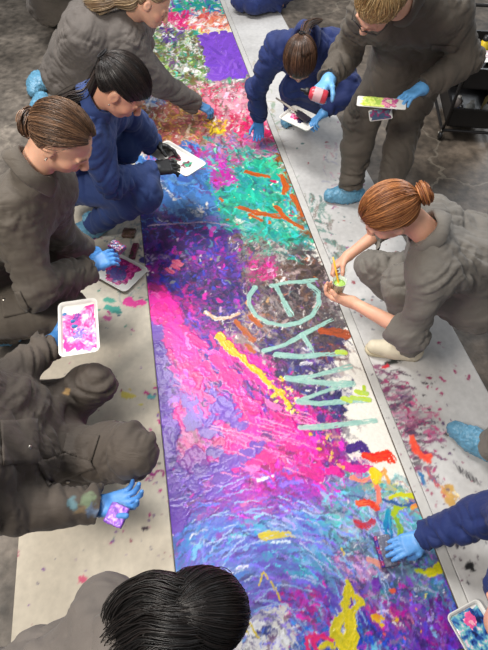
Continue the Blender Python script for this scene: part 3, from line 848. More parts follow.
for (x, y, r, c) in [(113, 308, 6, (70, 160, 145)), (118, 312, 3, (60, 140, 130)), (108, 318, 3, (200, 90, 150)), (130, 395, 5, (206, 190, 90)), (152, 396, 3, (90, 170, 170)), (147, 392, 2, (190, 60, 130)), (141, 404, 2, (200, 190, 90)),
                     (15, 554, 4, (170, 50, 100)), (84, 580, 3, (200, 60, 110)), (136, 302, 8, (225, 60, 150)), (152, 474, 3, (150, 40, 120)), (146, 528, 2, (60, 40, 60)), (84, 578, 3, (205, 90, 120)), (110, 300, 4, (80, 160, 140)), (148, 260, 5, (60, 50, 120)), (128, 140, 8, (190, 90, 100)), (140, 150, 7, (90, 130, 180))]:
    ls.stroke([(x - r, y), (x, y + r * .3), (x + r * .6, y + r * .2)], r * 1.3, c, None, .4, .001)
ls.stroke([(153, 478), (157, 471), (164, 471), (163, 476)], 2.5, (160, 40, 120), None, 0, .001, solid=True)
ls.warp(.007, 25, 4, .2)
o = ls.mesh('protective_sheet', SHEET, .001, .0005)
tag(o, 'beige paint-speckled protective sheet on the floor left of the long painting', 'sheet')
# right sheet
rs = Canvas(uR + .0555, uSR, -.15, 6.4, .006, (192, 190, 188)); wear(rs, .12, 2.0, 8)
PUR = [((120, 40, 90), 3), ((70, 50, 80), 3), ((160, 60, 110), 2), ((60, 45, 60), 2), ((150, 140, 150), 2), ((190, 120, 150), 1)]
rs.zone([(372, 365), (398, 360), (440, 440), (436, 480), (412, 470)], .9, PUR, 13, 2.2, -10, 35, .3, .75, .0006, .8)
rs.zone([(392, 395), (424, 395), (452, 440), (420, 440)], .35, [((190, 60, 120), 2), ((120, 80, 120), 1), ((200, 130, 160), 1)], 8, 2, 10, 40, .4, .7, .0005, .8)
rs.dots([(372, 365), (440, 365), (470, 460), (420, 500)], 170, [(140, 30, 80), (90, 60, 100), (170, 60, 110), (60, 50, 60)], 1.9)
rs.dots([(430, 330), (486, 400), (470, 400)], 10, [(150, 30, 90)], 2)
rs.dots([(280, 110), (340, 110), (440, 330), (345, 330)], 260, [(150, 90, 130), (110, 110, 120), (90, 120, 120), (150, 60, 70)], 1.4)
rs.zone([(300, 200), (320, 190), (350, 270), (336, 290)], .7, [((60, 120, 110), 2), ((110, 90, 80), 1), ((150, 160, 150), 2), ((80, 80, 90), 1)], 9, 2.0, 60, 50, .4, .8, .0004, .7)
rs.zone([(318, 140), (345, 150), (370, 200), (330, 210)], .25, [((190, 130, 150), 2), ((150, 150, 170), 2)], 7, 1.6, 40, 80, .4, .8, .0004, .6)
rs.zone([(246, 62), (262, 62), (300, 180), (285, 180)], .5, [((160, 150, 120), 2), ((110, 140, 110), 2), ((170, 160, 170), 2)], 7, 1.8, 40, 80, .4, .8, .0004, .6)
rs.stroke([(386, 365), (393, 362), (402, 360)], 6, (40, 38, 40), (60, 70, 66), .6, .001); rs.stroke([(383, 368), (388, 366)], 4, (200, 30, 50), None, .3, .001)
for q in [((412, 438), (414, 446), (420, 455), (428, 460)), ((416, 450), (424, 458), (430, 456)), ((413, 441), (416, 452))]: rs.stroke(list(q), 6, (226, 62, 44), (235, 90, 60), .2, .002)
rs.stroke([(428, 470), (432, 478), (438, 486)], 5, (60, 100, 140), (190, 80, 80), .4, .001); rs.stroke([(420, 474), (424, 484)], 4, (50, 110, 160), None, .4, .001)
rs.zone([(440, 488), (458, 486), (462, 500), (446, 505)], 1.2, [((190, 150, 80), 2), ((220, 200, 150), 1), ((200, 120, 90), 1)], 7, 2, 70, 50)
rs.dots([(450, 520), (488, 530), (486, 600), (455, 590)], 60, [(50, 45, 60), (110, 60, 90), (80, 60, 70)], 1.8)
rs.dots([(425, 480), (480, 460), (488, 560), (440, 520)], 50, [(150, 60, 90), (110, 90, 110)], 1.5)
for i in range(7): rs.stroke([(456 + i * 3.2, 465 + i * 2.0), (461 + i * 3.2, 474 + i * 2)], 1.5, (60, 58, 62), None, .6, .0004)
rs.dots([(470, 565), (474, 560), (474, 575)], 3, [(20, 20, 22)], 4)
rs.warp(.007, 25, 4, .2)
o = rs.mesh('protective_sheet', SHEET, .001, .0005)
tag(o, 'pale grey sheet right of the long painting, streaked with purple and red paint', 'sheet')
# grey tape strip beside the painting
ts = Canvas(uR + .006, uR + .0545, -.15, 6.4, .006, (190, 188, 184)); wear(ts, .07, 4, 5)
ts.dots([(345, 330), (358, 330), (425, 500), (410, 500)], 30, [(140, 60, 100), (90, 80, 90)], 1.0)
o = ts.mesh('tape_strip', SHEET, .001, .0005)
tag(o, 'narrow grey paper tape strip along the right edge of the painting', 'tape')

# ------------------------------------------------------------------ the long painting
cv = Canvas(uL, uR, -.15, 6.5, .0040, (232, 228, 220)); wear(cv, .02, 6, 2)
DF = []
def defer(k, *a, **kw):
    if k == 'stroke' and len(a) > 5: a = a[:4] + (max(a[4], .38), a[5] * .6) + a[6:]
    DF.append((k, a, kw))
ZL = []
def Z(poly, cov, pal, ln, w, ang=None, jit=180, curv=.4, bristle=.5, h=.001, alpha=1.0, mixp=.5):
    cv.zone(poly, cov, pal, ln, w, ang, jit, curv, bristle, h, alpha, mixp); ZL.append((poly, cov, pal, ln, w, ang, jit, curv, bristle, h))
WH = (232, 228, 225)
far = [(100, -30), (222, -30), (222, 2), (140, 2)]
Z([(80, -40), (230, -40), (222, 0), (100, 0)], 2.2, [((50, 150, 160), 2), ((60, 90, 180), 1), (WH, 1), ((120, 170, 90), 1), ((180, 90, 150), 1)], 9, 3, 0, 60)
Z([(120, 0), (221, 0), (227, 15), (130, 18)], 2.6, [((40, 150, 150), 3), ((40, 110, 180), 2), ((60, 170, 110), 2), (WH, 1), ((120, 80, 170), 1)], 9, 2.4, 20, 60)
Z([(162, 13), (200, 13), (198, 31), (160, 31)], 2.6, [((224, 60, 130), 3), ((235, 110, 140), 2), (WH, 1.4)], 9, 2.2, -50, 40)
Z([(190, 14), (228, 14), (234, 30), (192, 30)], 2.6, [((236, 128, 104), 3), ((240, 160, 130), 2), (WH, 1.6), ((225, 80, 90), 1)], 10, 2.2, -40, 40)
Z([(178, 30), (237, 30), (238, 37), (180, 38)], 2.0, [((226, 206, 110), 3), (WH, 3), ((70, 160, 130), .6)], 9, 2.2, 0, 30)
Z([(188, 31), (198, 31), (200, 38), (190, 38)], 2.0, [((50, 150, 130), 3), ((60, 120, 170), 1)], 5, 2, 0, 90)
Z([(130, 26), (172, 26), (204, 40), (214, 78), (205, 96), (150, 100), (120, 60)], 3.6, [((96, 140, 70), 3), ((112, 106, 70), 3), (WH, 3.2), ((70, 150, 130), 1.4), ((60, 62, 60), 2), ((122, 92, 66), 2), ((130, 90, 140), .8), ((160, 190, 110), 1.4)], 6, 1.7, 0, 180, .7, .55)
Z([(160, 28), (185, 30), (182, 42), (165, 42)], 1.0, [((70, 55, 110), 3), ((110, 80, 150), 2)], 5, 1.8, 0, 180)
Z([(208, 70), (252, 74), (262, 100), (205, 100)], 3, [((120, 128, 122), 4), ((90, 100, 105), 2), (WH, 2.2), ((90, 140, 120), 1), ((150, 120, 130), 2)], 8, 2, 20, 70)
Z([(192, 84), (256, 84), (283, 140), (215, 150), (190, 110)], 3.2, [((150, 118, 128), 3), ((196, 86, 110), 3), ((226, 150, 166), 2.4), ((178, 50, 84), 2), ((215, 205, 200), 1.4), ((120, 110, 100), 1), ((90, 160, 120), .5)], 9, 2.2, 25, 70)
Z([(222, 88), (250, 92), (258, 120), (230, 112)], 1.2, [((226, 160, 176), 3), ((220, 190, 195), 2), ((200, 100, 130), 1)], 8, 3, 30, 90)
Z([(225, 118), (262, 114), (276, 140), (240, 146)], 1.6, [((222, 70, 120), 3), ((200, 50, 90), 2), ((226, 160, 180), 1), ((90, 160, 130), .5)], 9, 2, 70, 60)
Z([(130, 88), (192, 90), (214, 120), (216, 150), (150, 160), (120, 120)], 3.4, [((140, 84, 66), 3), ((152, 86, 94), 3), ((204, 164, 92), 2), ((212, 120, 122), 2), ((112, 100, 76), 1.4), ((216, 196, 176), 1)], 9, 1.9, -20, 70)
Z([(138, 94), (160, 94), (162, 106), (140, 106)], 2, [((60, 120, 190), 3), (WH, 1)], 7, 2.6, 20, 60)
Z([(206, 120), (222, 122), (226, 136), (208, 134)], 2.0, [((226, 194, 74), 4), ((214, 160, 80), 1)], 6, 3, 0, 180)
# blue / teal fields
Z([(140, 150), (212, 146), (226, 170), (222, 232), (150, 226), (134, 196)], 3.4, [((74, 116, 178), 5), ((90, 134, 190), 3), ((70, 96, 160), 2), ((110, 150, 196), 2), ((104, 86, 150), 1), (WH, .35)], 15, 4, 30, 50)
Z([(190, 148), (216, 146), (220, 166), (196, 170)], 1.4, [((130, 70, 140), 3), ((200, 70, 150), 2), ((90, 130, 180), 2)], 9, 2.6, 10, 50)
Z([(206, 150), (288, 146), (300, 190), (308, 236), (300, 262), (250, 250), (224, 232), (214, 180)], 3.6, [((66, 176, 150), 5), ((60, 150, 150), 3), ((90, 196, 150), 2.4), ((60, 130, 110), 2), ((90, 150, 180), 1.6), ((190, 214, 196), .5)], 14, 3, 35, 55)
Z([(205, 138), (280, 134), (286, 152), (210, 168)], 1.8, [((206, 90, 150), 3), ((150, 110, 140), 2), ((190, 130, 150), 2), ((90, 160, 150), 1), ((130, 120, 180), 1)], 10, 2.4, 20, 50)
Z([(206, 160), (224, 156), (236, 182), (214, 186)], 1.6, [((214, 80, 180), 4), ((180, 90, 170), 1), ((120, 120, 190), 1)], 10, 3, 60, 40)
defer('dots', [(200, 160), (290, 160), (300, 230), (220, 225)], 60, [(206, 60, 110), (200, 110, 60), WH, (230, 220, 150)], 2.0)
for q, w_ in [(((246, 172), (256, 175), (268, 177)), 6), (((240, 208), (258, 214), (280, 217)), 6), (((276, 207), (288, 220), (302, 229)), 5.5), (((250, 215), (262, 221)), 4), (((281, 176), (286, 186), (284, 194)), 5), (((292, 196), (300, 208), (303, 216)), 5)]:
    defer('stroke', list(q), w_, (206, 104, 38), (166, 90, 54), .4, .0022)
Z([(274, 158), (290, 156), (306, 200), (308, 240), (296, 214)], 1.3, [((150, 92, 50), 3), ((112, 78, 58), 2), ((60, 140, 120), 2), ((176, 110, 60), 1)], 9, 2.6, 60, 50)
Z([(130, 218), (222, 222), (240, 236), (150, 244)], 1.0, [((60, 60, 130), 2), ((84, 120, 184), 2), ((190, 190, 210), .6), ((150, 50, 130), 1)], 12, 2.4, 25, 40)
defer('stroke', [(148, 226), (175, 224), (205, 222), (232, 226)], 1.8, (214, 200, 214), (150, 120, 170), .5, .001)
# violet field
Z([(136, 200), (156, 222), (232, 236), (262, 262), (256, 320), (214, 345), (172, 310), (150, 284), (140, 240)], 3.8, [((86, 44, 118), 5), ((62, 42, 112), 4), ((126, 54, 140), 3), ((72, 62, 160), 3), ((166, 54, 140), 2), ((52, 38, 78), 2), ((100, 90, 180), 1), ((200, 180, 210), .25)], 13, 3.4, 40, 80, .6)
Z([(160, 250), (226, 240), (236, 300), (190, 306)], .7, [((196, 60, 150), 3), ((110, 60, 150), 3), ((60, 90, 110), 1), ((90, 110, 90), .6)], 9, 3, 20, 90, .6)
defer('dots', [(150, 225), (240, 235), (250, 320), (180, 320)], 90, [(206, 60, 160), (80, 80, 190), (200, 170, 200), (120, 120, 130), (190, 140, 120)], 2.4)
for (x, y) in [(173, 266), (176, 262), (168, 270)]: defer('stroke', [(x, y), (x + 5, y + 3)], 6, (226, 80, 130), (240, 150, 170), .3, .002)
Z([(136, 196), (152, 215), (158, 232), (146, 240), (138, 216)], 1.2, [((48, 44, 120), 3), ((70, 90, 170), 2)], 12, 3, 55, 25)
# smoky middle
Z([(226, 236), (306, 250), (326, 268), (330, 300), (300, 345), (250, 345), (232, 310), (246, 270)], 4.2, [((96, 84, 84), 4), ((60, 50, 56), 4), ((134, 118, 116), 3), ((196, 186, 182), 2.4), ((110, 84, 70), 2), ((76, 96, 100), 1.6), ((100, 60, 110), 2), ((196, 110, 60), .8)], 10, 2.2, -25, 80, .7)
Z([(285, 250), (318, 262), (330, 290), (300, 300)], 1.6, [((54, 44, 42), 4), ((84, 66, 56), 3), ((130, 110, 100), 1)], 11, 3, -15, 40)
Z([(240, 236), (300, 244), (312, 262), (250, 256)], 1.3, [((90, 100, 96), 3), ((180, 180, 175), 2), ((60, 56, 66), 2), ((70, 140, 120), 1)], 9, 2.2, -20, 60)
Z([(246, 262), (272, 258), (278, 278), (252, 284)], 2.2, [((216, 70, 140), 3), ((190, 60, 120), 2), ((210, 150, 180), 1.4), ((120, 70, 100), 1)], 6, 2.4, 20, 90)
Z([(240, 300), (272, 296), (280, 330), (250, 336)], 1.0, [((200, 190, 190), 2), ((110, 100, 110), 3), ((206, 130, 80), 1), ((150, 130, 130), 2)], 9, 2, -30, 60)
for q in [((236, 322), (244, 330), (252, 340)), ((246, 345), (254, 352)), ((252, 318), (260, 326))]: defer('stroke', list(q), 6, (200, 106, 48), (160, 90, 60), .5, .0015)
Z([(212, 308), (236, 316), (252, 345), (236, 352), (218, 326)], 1.4, [((190, 176, 160), 2), ((120, 100, 90), 3), (WH, 1), ((200, 120, 70), 1), ((110, 80, 120), 2)], 9, 2, 30, 40)
defer('stroke', [(206, 313), (216, 319), (230, 318), (238, 314)], 5, WH, (220, 170, 120), .4, .0015)
# dark violet edge by the white paper
Z([(250, 335), (310, 320), (330, 345), (320, 385), (345, 400), (330, 440), (300, 430), (268, 390)], 3.6, [((44, 34, 74), 5), ((66, 44, 110), 4), ((34, 28, 44), 3), ((110, 54, 120), 2), ((150, 140, 150), .8), ((56, 60, 130), 2), (WH, .5)], 10, 3, 25, 60, .6)
Z([(306, 330), (330, 322), (348, 334), (340, 352), (318, 354)], 2.6, [((58, 46, 96), 4), ((120, 62, 44), 2.6), ((44, 40, 70), 2)], 11, 4, -10, 25)
defer('stroke', [(322, 331), (334, 332), (346, 335)], 9, (178, 84, 36), (120, 60, 40), .3, .002)
Z([(320, 386), (352, 384), (344, 404), (332, 426), (318, 410)], 1.5, [((40, 36, 84), 4), ((60, 60, 120), 2)], 8, 3, 70, 60)
Z([(140, 205), (225, 238), (256, 300), (220, 335), (172, 300), (150, 250)], 1.5, [((38, 30, 84), 4), ((46, 50, 140), 3), ((70, 36, 96), 3), ((120, 46, 130), 1.5), ((150, 130, 170), .4)], 12, 2.6, 45, 60, .6)
Z([(262, 285), (330, 285), (345, 330), (300, 350), (262, 330)], 1.2, [((38, 34, 44), 4), ((70, 60, 70), 2), ((160, 150, 150), 1), ((90, 66, 54), 1.5)], 10, 2, -20, 70, .6)
# hot pink field
Z([(150, 286), (166, 284), (208, 330), (250, 350), (300, 400), (340, 440), (352, 478), (320, 500), (240, 490), (176, 470), (158, 380)], 3.4, [((228, 44, 150), 6), ((206, 40, 132), 3), ((240, 90, 176), 3), ((170, 60, 160), 2.4), ((120, 70, 170), 2), ((240, 150, 200), .7)], 14, 4.4, 48, 30, .5)
Z([(176, 300), (204, 330), (262, 372), (272, 420), (236, 420), (206, 390), (184, 350)], 2.4, [((66, 50, 150), 3), ((44, 36, 110), 3), ((96, 50, 140), 3), ((206, 50, 150), 3), ((100, 40, 90), 2)], 14, 3.4, 50, 25)
Z([(160, 270), (176, 282), (190, 320), (176, 318)], 1.6, [((40, 48, 150), 4), ((60, 60, 130), 2)], 13, 4, 60, 20)
Z([(192, 318), (206, 330), (214, 366), (202, 368)], 1.6, [((40, 48, 160), 3), ((60, 50, 130), 2)], 13, 3, 68, 15)
Z([(152, 292), (166, 296), (190, 346), (196, 370), (172, 366), (158, 330)], 1.8, [((236, 70, 160), 5), ((244, 120, 186), 2), ((220, 44, 140), 2)], 14, 6, 58, 25)
Z([(214, 346), (260, 362), (280, 392), (236, 384)], 1.1, [((160, 110, 200), 2), ((120, 90, 180), 2), ((230, 70, 160), 3)], 12, 3.4, 40, 25)
Z([(250, 376), (292, 402), (300, 440), (270, 420)], 1.2, [((90, 30, 70), 3), ((60, 40, 110), 3), ((226, 40, 140), 3)], 10, 3, 40, 40)
# purple left border and dabs
Z([(150, 330), (160, 330), (178, 400), (186, 470), (190, 520), (174, 520), (164, 420)], 2.8, [((116, 84, 178), 6), ((132, 92, 186), 3), ((150, 70, 160), 1.4), ((96, 70, 160), 2)], 10, 5, 85, 60)
Z([(170, 398), (232, 398), (246, 420), (228, 436), (176, 420)], 1.6, [((122, 88, 184), 5), ((150, 80, 170), 2), ((210, 60, 150), 1)], 11, 7, 20, 90)
Z([(190, 470), (230, 455), (232, 490), (190, 500)], 1.4, [((122, 88, 184), 5), ((160, 70, 160), 2)], 11, 6, 20, 90)
Z([(178, 412), (204, 416), (206, 450), (184, 456)], 1.6, [((240, 110, 184), 4), ((246, 140, 200), 2), ((228, 50, 150), 2)], 12, 6, 60, 40)
for (x, y) in [(258, 446), (245, 454), (228, 460), (214, 452), (208, 432), (232, 415), (200, 470), (240, 425), (222, 478)]: defer('stroke', [(x - 3, y), (x, y + 2), (x + 5, y - 1)], 12, (118, 84, 182), (134, 96, 190), .15, .0018)
Z([(236, 396), (300, 420), (338, 450), (346, 476), (290, 462), (250, 430)], 1.8, [((214, 30, 130), 5), ((240, 70, 160), 3), ((120, 40, 110), 2), ((70, 40, 120), 1.5), ((244, 150, 190), 1)], 11, 3.6, 30, 25)
Z([(225, 400), (262, 400), (272, 440), (238, 440)], .8, [((110, 50, 120), 3), ((90, 60, 150), 3)], 8, 4, 30, 60)
for i in range(26):
    x = cv.rng.uniform(200, 300); y = cv.rng.uniform(405, 475); L = cv.rng.uniform(14, 40)
    defer('stroke', [(x, y), (x + L * .5, y + L * .14), (x + L, y + L * .32)], 1.2, (246, 180, 214), (240, 120, 190), .5, .0012)
# swirl field
def swirl(x, y): return math.degrees(math.atan2(x - 300, -(y - 640))) if y > 470 else 25
cx0, cy0 = 268, 640
def swirl(x, y):
    return math.degrees(math.atan2((x - cx0) * 1.1, -(y - cy0)))
SW = [((104, 92, 190), 6), ((128, 100, 196), 4), ((84, 110, 200), 3), ((110, 160, 214), 2.2), ((96, 70, 160), 3), ((150, 130, 210), 2), ((150, 70, 160), 1.2), ((190, 190, 226), .7)]
Z([(172, 480), (250, 478), (330, 470), (400, 500), (452, 560), (474, 650), (180, 680)], 3.6, SW, 24, 3.4, swirl, 22, .3)
Z([(180, 478), (330, 465), (350, 500), (260, 520), (184, 516)], 1.8, [((150, 70, 176), 4), ((200, 60, 160), 3), ((122, 96, 190), 3), ((226, 130, 190), 1), ((90, 80, 180), 2)], 20, 3, lambda x, y: swirl(x, y) * .8, 18, .3)
Z([(186, 530), (330, 500), (390, 560), (360, 590), (250, 545)], 1.2, [((110, 170, 214), 3), ((90, 120, 210), 3), ((180, 190, 230), 1.3), ((120, 90, 190), 2), ((80, 190, 200), 1.2)], 26, 2.2, swirl, 12, .2)
Z([(176, 525), (215, 520), (240, 570), (230, 600), (180, 600)], 1.2, [((80, 150, 210), 3), ((100, 120, 205), 3), ((120, 90, 180), 2), ((170, 190, 220), 1)], 18, 3, swirl, 25)
Z([(262, 552), (318, 556), (318, 580), (282, 575)], 1.6, [((90, 176, 206), 4), ((120, 150, 214), 2)], 13, 3, 30, 25)
for i in range(7): defer('stroke', [(258 + i, 535 + i * .8), (270 + i * 2, 531 + i), (288 + i, 533 + i * .7)], 2.2, (222, 200, 60), (190, 180, 110), .6, .0018)
for i in range(60):
    x = cv.rng.uniform(190, 400); y = cv.rng.uniform(490, 610); L = cv.rng.uniform(14, 44); A = math.radians(swirl(x, y) + cv.rng.normal(0, 14))
    defer('stroke', [(x, y), (x + L * .5 * math.cos(A), y + L * .5 * math.sin(A) + 1), (x + L * math.cos(A), y + L * math.sin(A) + 4)], 1.3, (196, 206, 236), (140, 170, 226), .5, .0012)
# turquoise / grey right side
Z([(320, 480), (350, 470), (396, 484), (430, 520), (440, 552), (380, 580), (330, 540), (316, 500)], 2.6, [((90, 176, 186), 4), ((110, 150, 176), 4), ((140, 140, 160), 3), ((120, 196, 190), 2), ((116, 110, 170), 2), ((190, 170, 180), 1.4)], 13, 3.2, -20, 50)
Z([(345, 540), (440, 540), (452, 590), (380, 600), (330, 570)], 2.2, [((92, 116, 140), 4), ((84, 140, 150), 3), ((110, 90, 150), 3), ((150, 160, 170), 2), ((90, 70, 140), 2)], 15, 3, -12, 25)
Z([(338, 556), (380, 562), (384, 580), (345, 578)], 1.6, [((214, 150, 190), 4), ((190, 170, 210), 2), ((170, 120, 170), 2)], 17, 2.6, 22, 14)
Z([(356, 482), (404, 484), (420, 500), (370, 504)], 1.3, [((196, 190, 90), 2), ((110, 130, 140), 3), ((200, 140, 110), 2), ((80, 150, 160), 2)], 13, 2.2, 12, 25)
Z([(322, 412), (352, 450), (362, 470), (342, 482), (316, 440)], 1.7, [((70, 40, 120), 4), ((214, 50, 150), 2.4), ((120, 70, 160), 2), ((220, 170, 150), .8)], 9, 4, 40, 60)
for q, w_, c1, c2 in [(((350, 449), (362, 445), (368, 456)), 9, (76, 44, 130), (56, 36, 100)), (((346, 466), (356, 470), (370, 468)), 9, (212, 44, 150), (226, 90, 170)), (((352, 478), (362, 482), (372, 476)), 6, (236, 130, 120), (236, 160, 140)),
                      (((374, 482), (379, 490), (378, 506)), 4.5, (240, 140, 126), None), (((378, 478), (384, 470), (388, 482)), 4.5, (236, 196, 120), (230, 150, 110)), (((366, 456), (374, 458), (388, 456), (391, 460)), 9, (226, 62, 34), (236, 90, 50)),
                      (((373, 471), (377, 474), (376, 480)), 7, (236, 212, 70), None), (((358, 504), (368, 502), (376, 508)), 6, (212, 60, 48), (230, 120, 90)), (((357, 523), (366, 526), (373, 522)), 6.5, (200, 56, 60), (150, 90, 120)),
                      (((388, 512), (387, 526), (389, 540)), 6, (40, 100, 176), (60, 150, 180)), (((394, 514), (396, 508), (404, 506)), 5, (170, 190, 60), None), (((397, 520), (401, 530), (398, 540)), 6, (160, 190, 60), (110, 150, 80)),
                      (((390, 498), (402, 494), (412, 496)), 4, (206, 206, 60), None), (((384, 500), (404, 506), (424, 502)), 3, (60, 90, 140), None), (((412, 508), (424, 504), (430, 496)), 4, (230, 190, 90), (226, 140, 100)),
                      (((429, 573), (435, 571), (440, 568)), 8, (226, 214, 60), (190, 190, 70)), (((417, 570), (423, 572)), 4, (200, 210, 80), None), (((368, 560), (380, 564), (396, 562)), 5, (236, 170, 150), (210, 150, 170))]:
    defer('stroke', list(q), w_, c1, c2, .25, .0024)
# bottom: magenta / violet / blue with the yellow pour
Z([(286, 590), (330, 580), (334, 650), (280, 650)], 1.8, [((90, 70, 170), 3), ((180, 50, 140), 2.4), ((60, 70, 170), 2), ((120, 100, 190), 2), ((190, 200, 230), .7)], 12, 3, 10, 60)
Z([(350, 590), (400, 578), (458, 585), (474, 655), (350, 655)], 2.4, [((96, 50, 140), 5), ((120, 60, 160), 3), ((150, 40, 120), 2), ((70, 60, 160), 2), ((70, 120, 150), 1), ((190, 170, 210), .5)], 12, 3.6, 35, 60)
Z([(356, 592), (402, 590), (414, 624), (372, 630)], 1.2, [((196, 50, 130), 4), ((130, 150, 190), 1.4), ((226, 120, 80), .6), ((200, 200, 220), .8), ((110, 60, 150), 2)], 11, 3, 40, 20)
Z([(340, 618), (400, 630), (416, 660), (340, 660)], 2, [((36, 74, 180), 4), ((60, 110, 200), 2), ((70, 60, 150), 2), ((120, 190, 210), .8)], 11, 4, 10, 60)
Z([(376, 576), (440, 570), (450, 596), (390, 600)], 1.2, [((70, 130, 150), 3), ((96, 80, 150), 2), ((60, 90, 130), 2), ((190, 200, 210), .8), ((190, 170, 80), .5)], 8, 2.4, 10, 90)
Z([(284, 596), (318, 592), (330, 622), (290, 630)], 1.4, [((206, 50, 140), 4), ((150, 50, 140), 2), ((180, 180, 220), .7), ((80, 70, 160), 2)], 13, 4, 5, 25)
defer('dots', [(370, 590), (420, 590), (425, 640), (380, 640)], 22, [(226, 160, 70), (230, 190, 80), (226, 110, 90)], 3.2)
# bare paper at the bottom
Z([(236, 622), (284, 610), (296, 622), (296, 655), (226, 655)], 1.9, [((226, 222, 216), 6), ((210, 206, 214), 1)], 12, 6, 0, 60, .3, .2)
Z([(240, 626), (268, 624), (276, 640), (244, 642)], 1.1, [((40, 50, 130), 4), ((60, 50, 110), 2)], 8, 4, 20, 60)
Z([(294, 622), (326, 618), (330, 655), (296, 655)], 1.8, [((40, 80, 190), 4), ((60, 140, 210), 2), ((206, 50, 140), 1.4), ((190, 220, 236), .8)], 9, 4, 70, 60)
for q in [((243, 624), (248, 634)), ((250, 623), (258, 638)), ((264, 572), (268, 580)), ((262, 573), (260, 585)), ((276, 588), (280, 600)), ((270, 582), (274, 590)), ((342, 548), (345, 556))]: defer('stroke', [q[0], ((q[0][0] + q[1][0]) / 2, (q[0][1] + q[1][1]) / 2), q[1]], 1.7, (232, 206, 70), None, .1, .0022, solid=True)
Y1, Y2 = (238, 216, 60), (206, 196, 60)
for q, w_ in [(((347, 582), (352, 592), (356, 602)), 7), (((348, 590), (346, 606), (340, 620)), 10), (((356, 596), (362, 602), (354, 610)), 7), (((344, 604), (348, 618), (352, 626)), 11), (((340, 618), (334, 632), (332, 644)), 13), (((350, 616), (350, 634), (346, 650)), 14), (((336, 636), (344, 646), (356, 654)), 14), (((356, 636), (352, 648), (348, 660)), 10), (((332, 642), (320, 646), (312, 656)), 6)]:
    defer('stroke', list(q), w_ * .72, Y1, Y2, .15, .004)
for q in [((318, 654), (312, 640), (322, 636), (332, 640)), ((308, 650), (306, 638), (314, 634))]: defer('stroke', list(q), 4, (226, 40, 140), (240, 90, 120), .1, .003)
for (x, y, L_) in [(262, 634, 22), (270, 643, 26), (280, 648, 30), (250, 650, 26), (284, 636, 16), (292, 644, 18), (256, 642, 20), (240, 648, 16)]: cv.stroke([(x - L_ / 2, y), (x, y - 2), (x + L_ / 2, y - 1)], 9, (232, 228, 222), (220, 216, 222), .15, .001)
for (x, y) in [(252, 630), (262, 629), (246, 634), (270, 633)]: cv.stroke([(x - 5, y), (x, y + 2), (x + 5, y - 2)], 5, (36, 44, 120), (70, 60, 130), .3, .002)
for (x, y) in [(300, 632), (304, 645), (314, 648), (322, 630), (298, 650)]: cv.stroke([(x, y - 6), (x + 2, y), (x + 1, y + 6)], 8, (30, 78, 190), (60, 130, 210), .25, .002)
# yellow trail through the middle
for i in range(26):
    f = i / 25; x = 219 + 66 * f + cv.rng.normal(0, 1.5); y = 338 + 62 * f + cv.rng.normal(0, 1.5)
    defer('stroke', [(x, y), (x + 3, y + 3)], 7 * (1 - .45 * f) * cv.rng.uniform(.6, 1.2), (238, 208, 60), (226, 180, 70), .2, .003)
defer('dots', [(262, 384), (290, 376), (302, 418), (284, 414)], 60, [(230, 210, 90), (236, 226, 150)], 2.4, .002)
defer('dots', [(300, 418), (330, 430), (345, 470), (320, 460)], 40, [(236, 200, 120), (230, 190, 90), (240, 160, 140)], 2.2, .002)
cv.warp(.010, 12)
cv.smear([(110, 0), (240, 0), (310, 240), (130, 240)], 1500, 6, 1.6, 30, 60)
cv.smear([(130, 210), (340, 210), (340, 350), (140, 350)], 1200, 10, 2.2, -10, 60)
cv.smear([(140, 290), (360, 320), (360, 500), (150, 500)], 1100, 14, 2.6, 45, 35)
cv.smear([(170, 470), (450, 470), (480, 650), (170, 650)], 1500, 16, 2.6, swirl, 28)
cv.warp(.004, 30, 8, .2)
cv.h *= .6
for (po, co_, pa, ln_, w_, an_, ji_, cu_, br_, h_) in ZL:
    fl_ = [(tuple(min(255, c * 1.25 + 14) for c in p_[0]), p_[1]) for p_ in pa] + [(tuple(c * .6 for c in p_[0]), p_[1] * .8) for p_ in pa]
    cv.zone(po, min(co_, 3) * .085, fl_, ln_ * .6, max(w_ * .42, 1.0), an_, ji_ * 1.2 + 10, cu_, .6, h_ * 1.0, .75, .4)
cv.warp(.004, 40, 21, .1)
PK = [((232, 44, 156), 5), ((240, 84, 180), 3), ((212, 36, 140), 2), ((246, 140, 204), 1)]
cv.zone([(152, 292), (166, 290), (200, 340), (214, 372), (206, 400), (180, 400), (164, 350)], 1.1, PK, 13, 5, 58, 40, .4, .45, .001, .9)
cv.zone([(178, 404), (240, 400), (300, 430), (340, 462), (346, 478), (270, 478), (206, 466), (182, 450)], .75, PK, 13, 5, 32, 40, .4, .45, .001, .9)
cv.zone([(206, 340), (236, 348), (284, 404), (300, 430), (262, 420), (224, 384)], .5, PK, 11, 4, 45, 30, .4, .45, .001, .9)
cv.zone([(150, 325), (157, 325), (168, 400), (172, 470), (182, 520), (174, 525), (162, 430)], 2.2, [((112, 82, 178), 5), ((128, 92, 188), 3), ((98, 70, 160), 1)], 8, 6, 80, 90, .3, .3, .0012, .95)
cv.zone([(172, 400), (200, 396), (236, 404), (230, 420), (180, 424)], .8, [((122, 90, 190), 5), ((134, 100, 198), 2)], 10, 7, 20, 90, .3, .3, .0012, .95)
cv.zone([(184, 462), (236, 452), (250, 486), (188, 500)], .7, [((122, 90, 190), 5), ((134, 100, 198), 2), ((150, 80, 180), 1)], 11, 6, 15, 60, .3, .4, .0012, .9)
for k_, a_, kw_ in DF: getattr(cv, k_)(*a_, **kw_)
cv.warp(.006, 26, 9, .15)
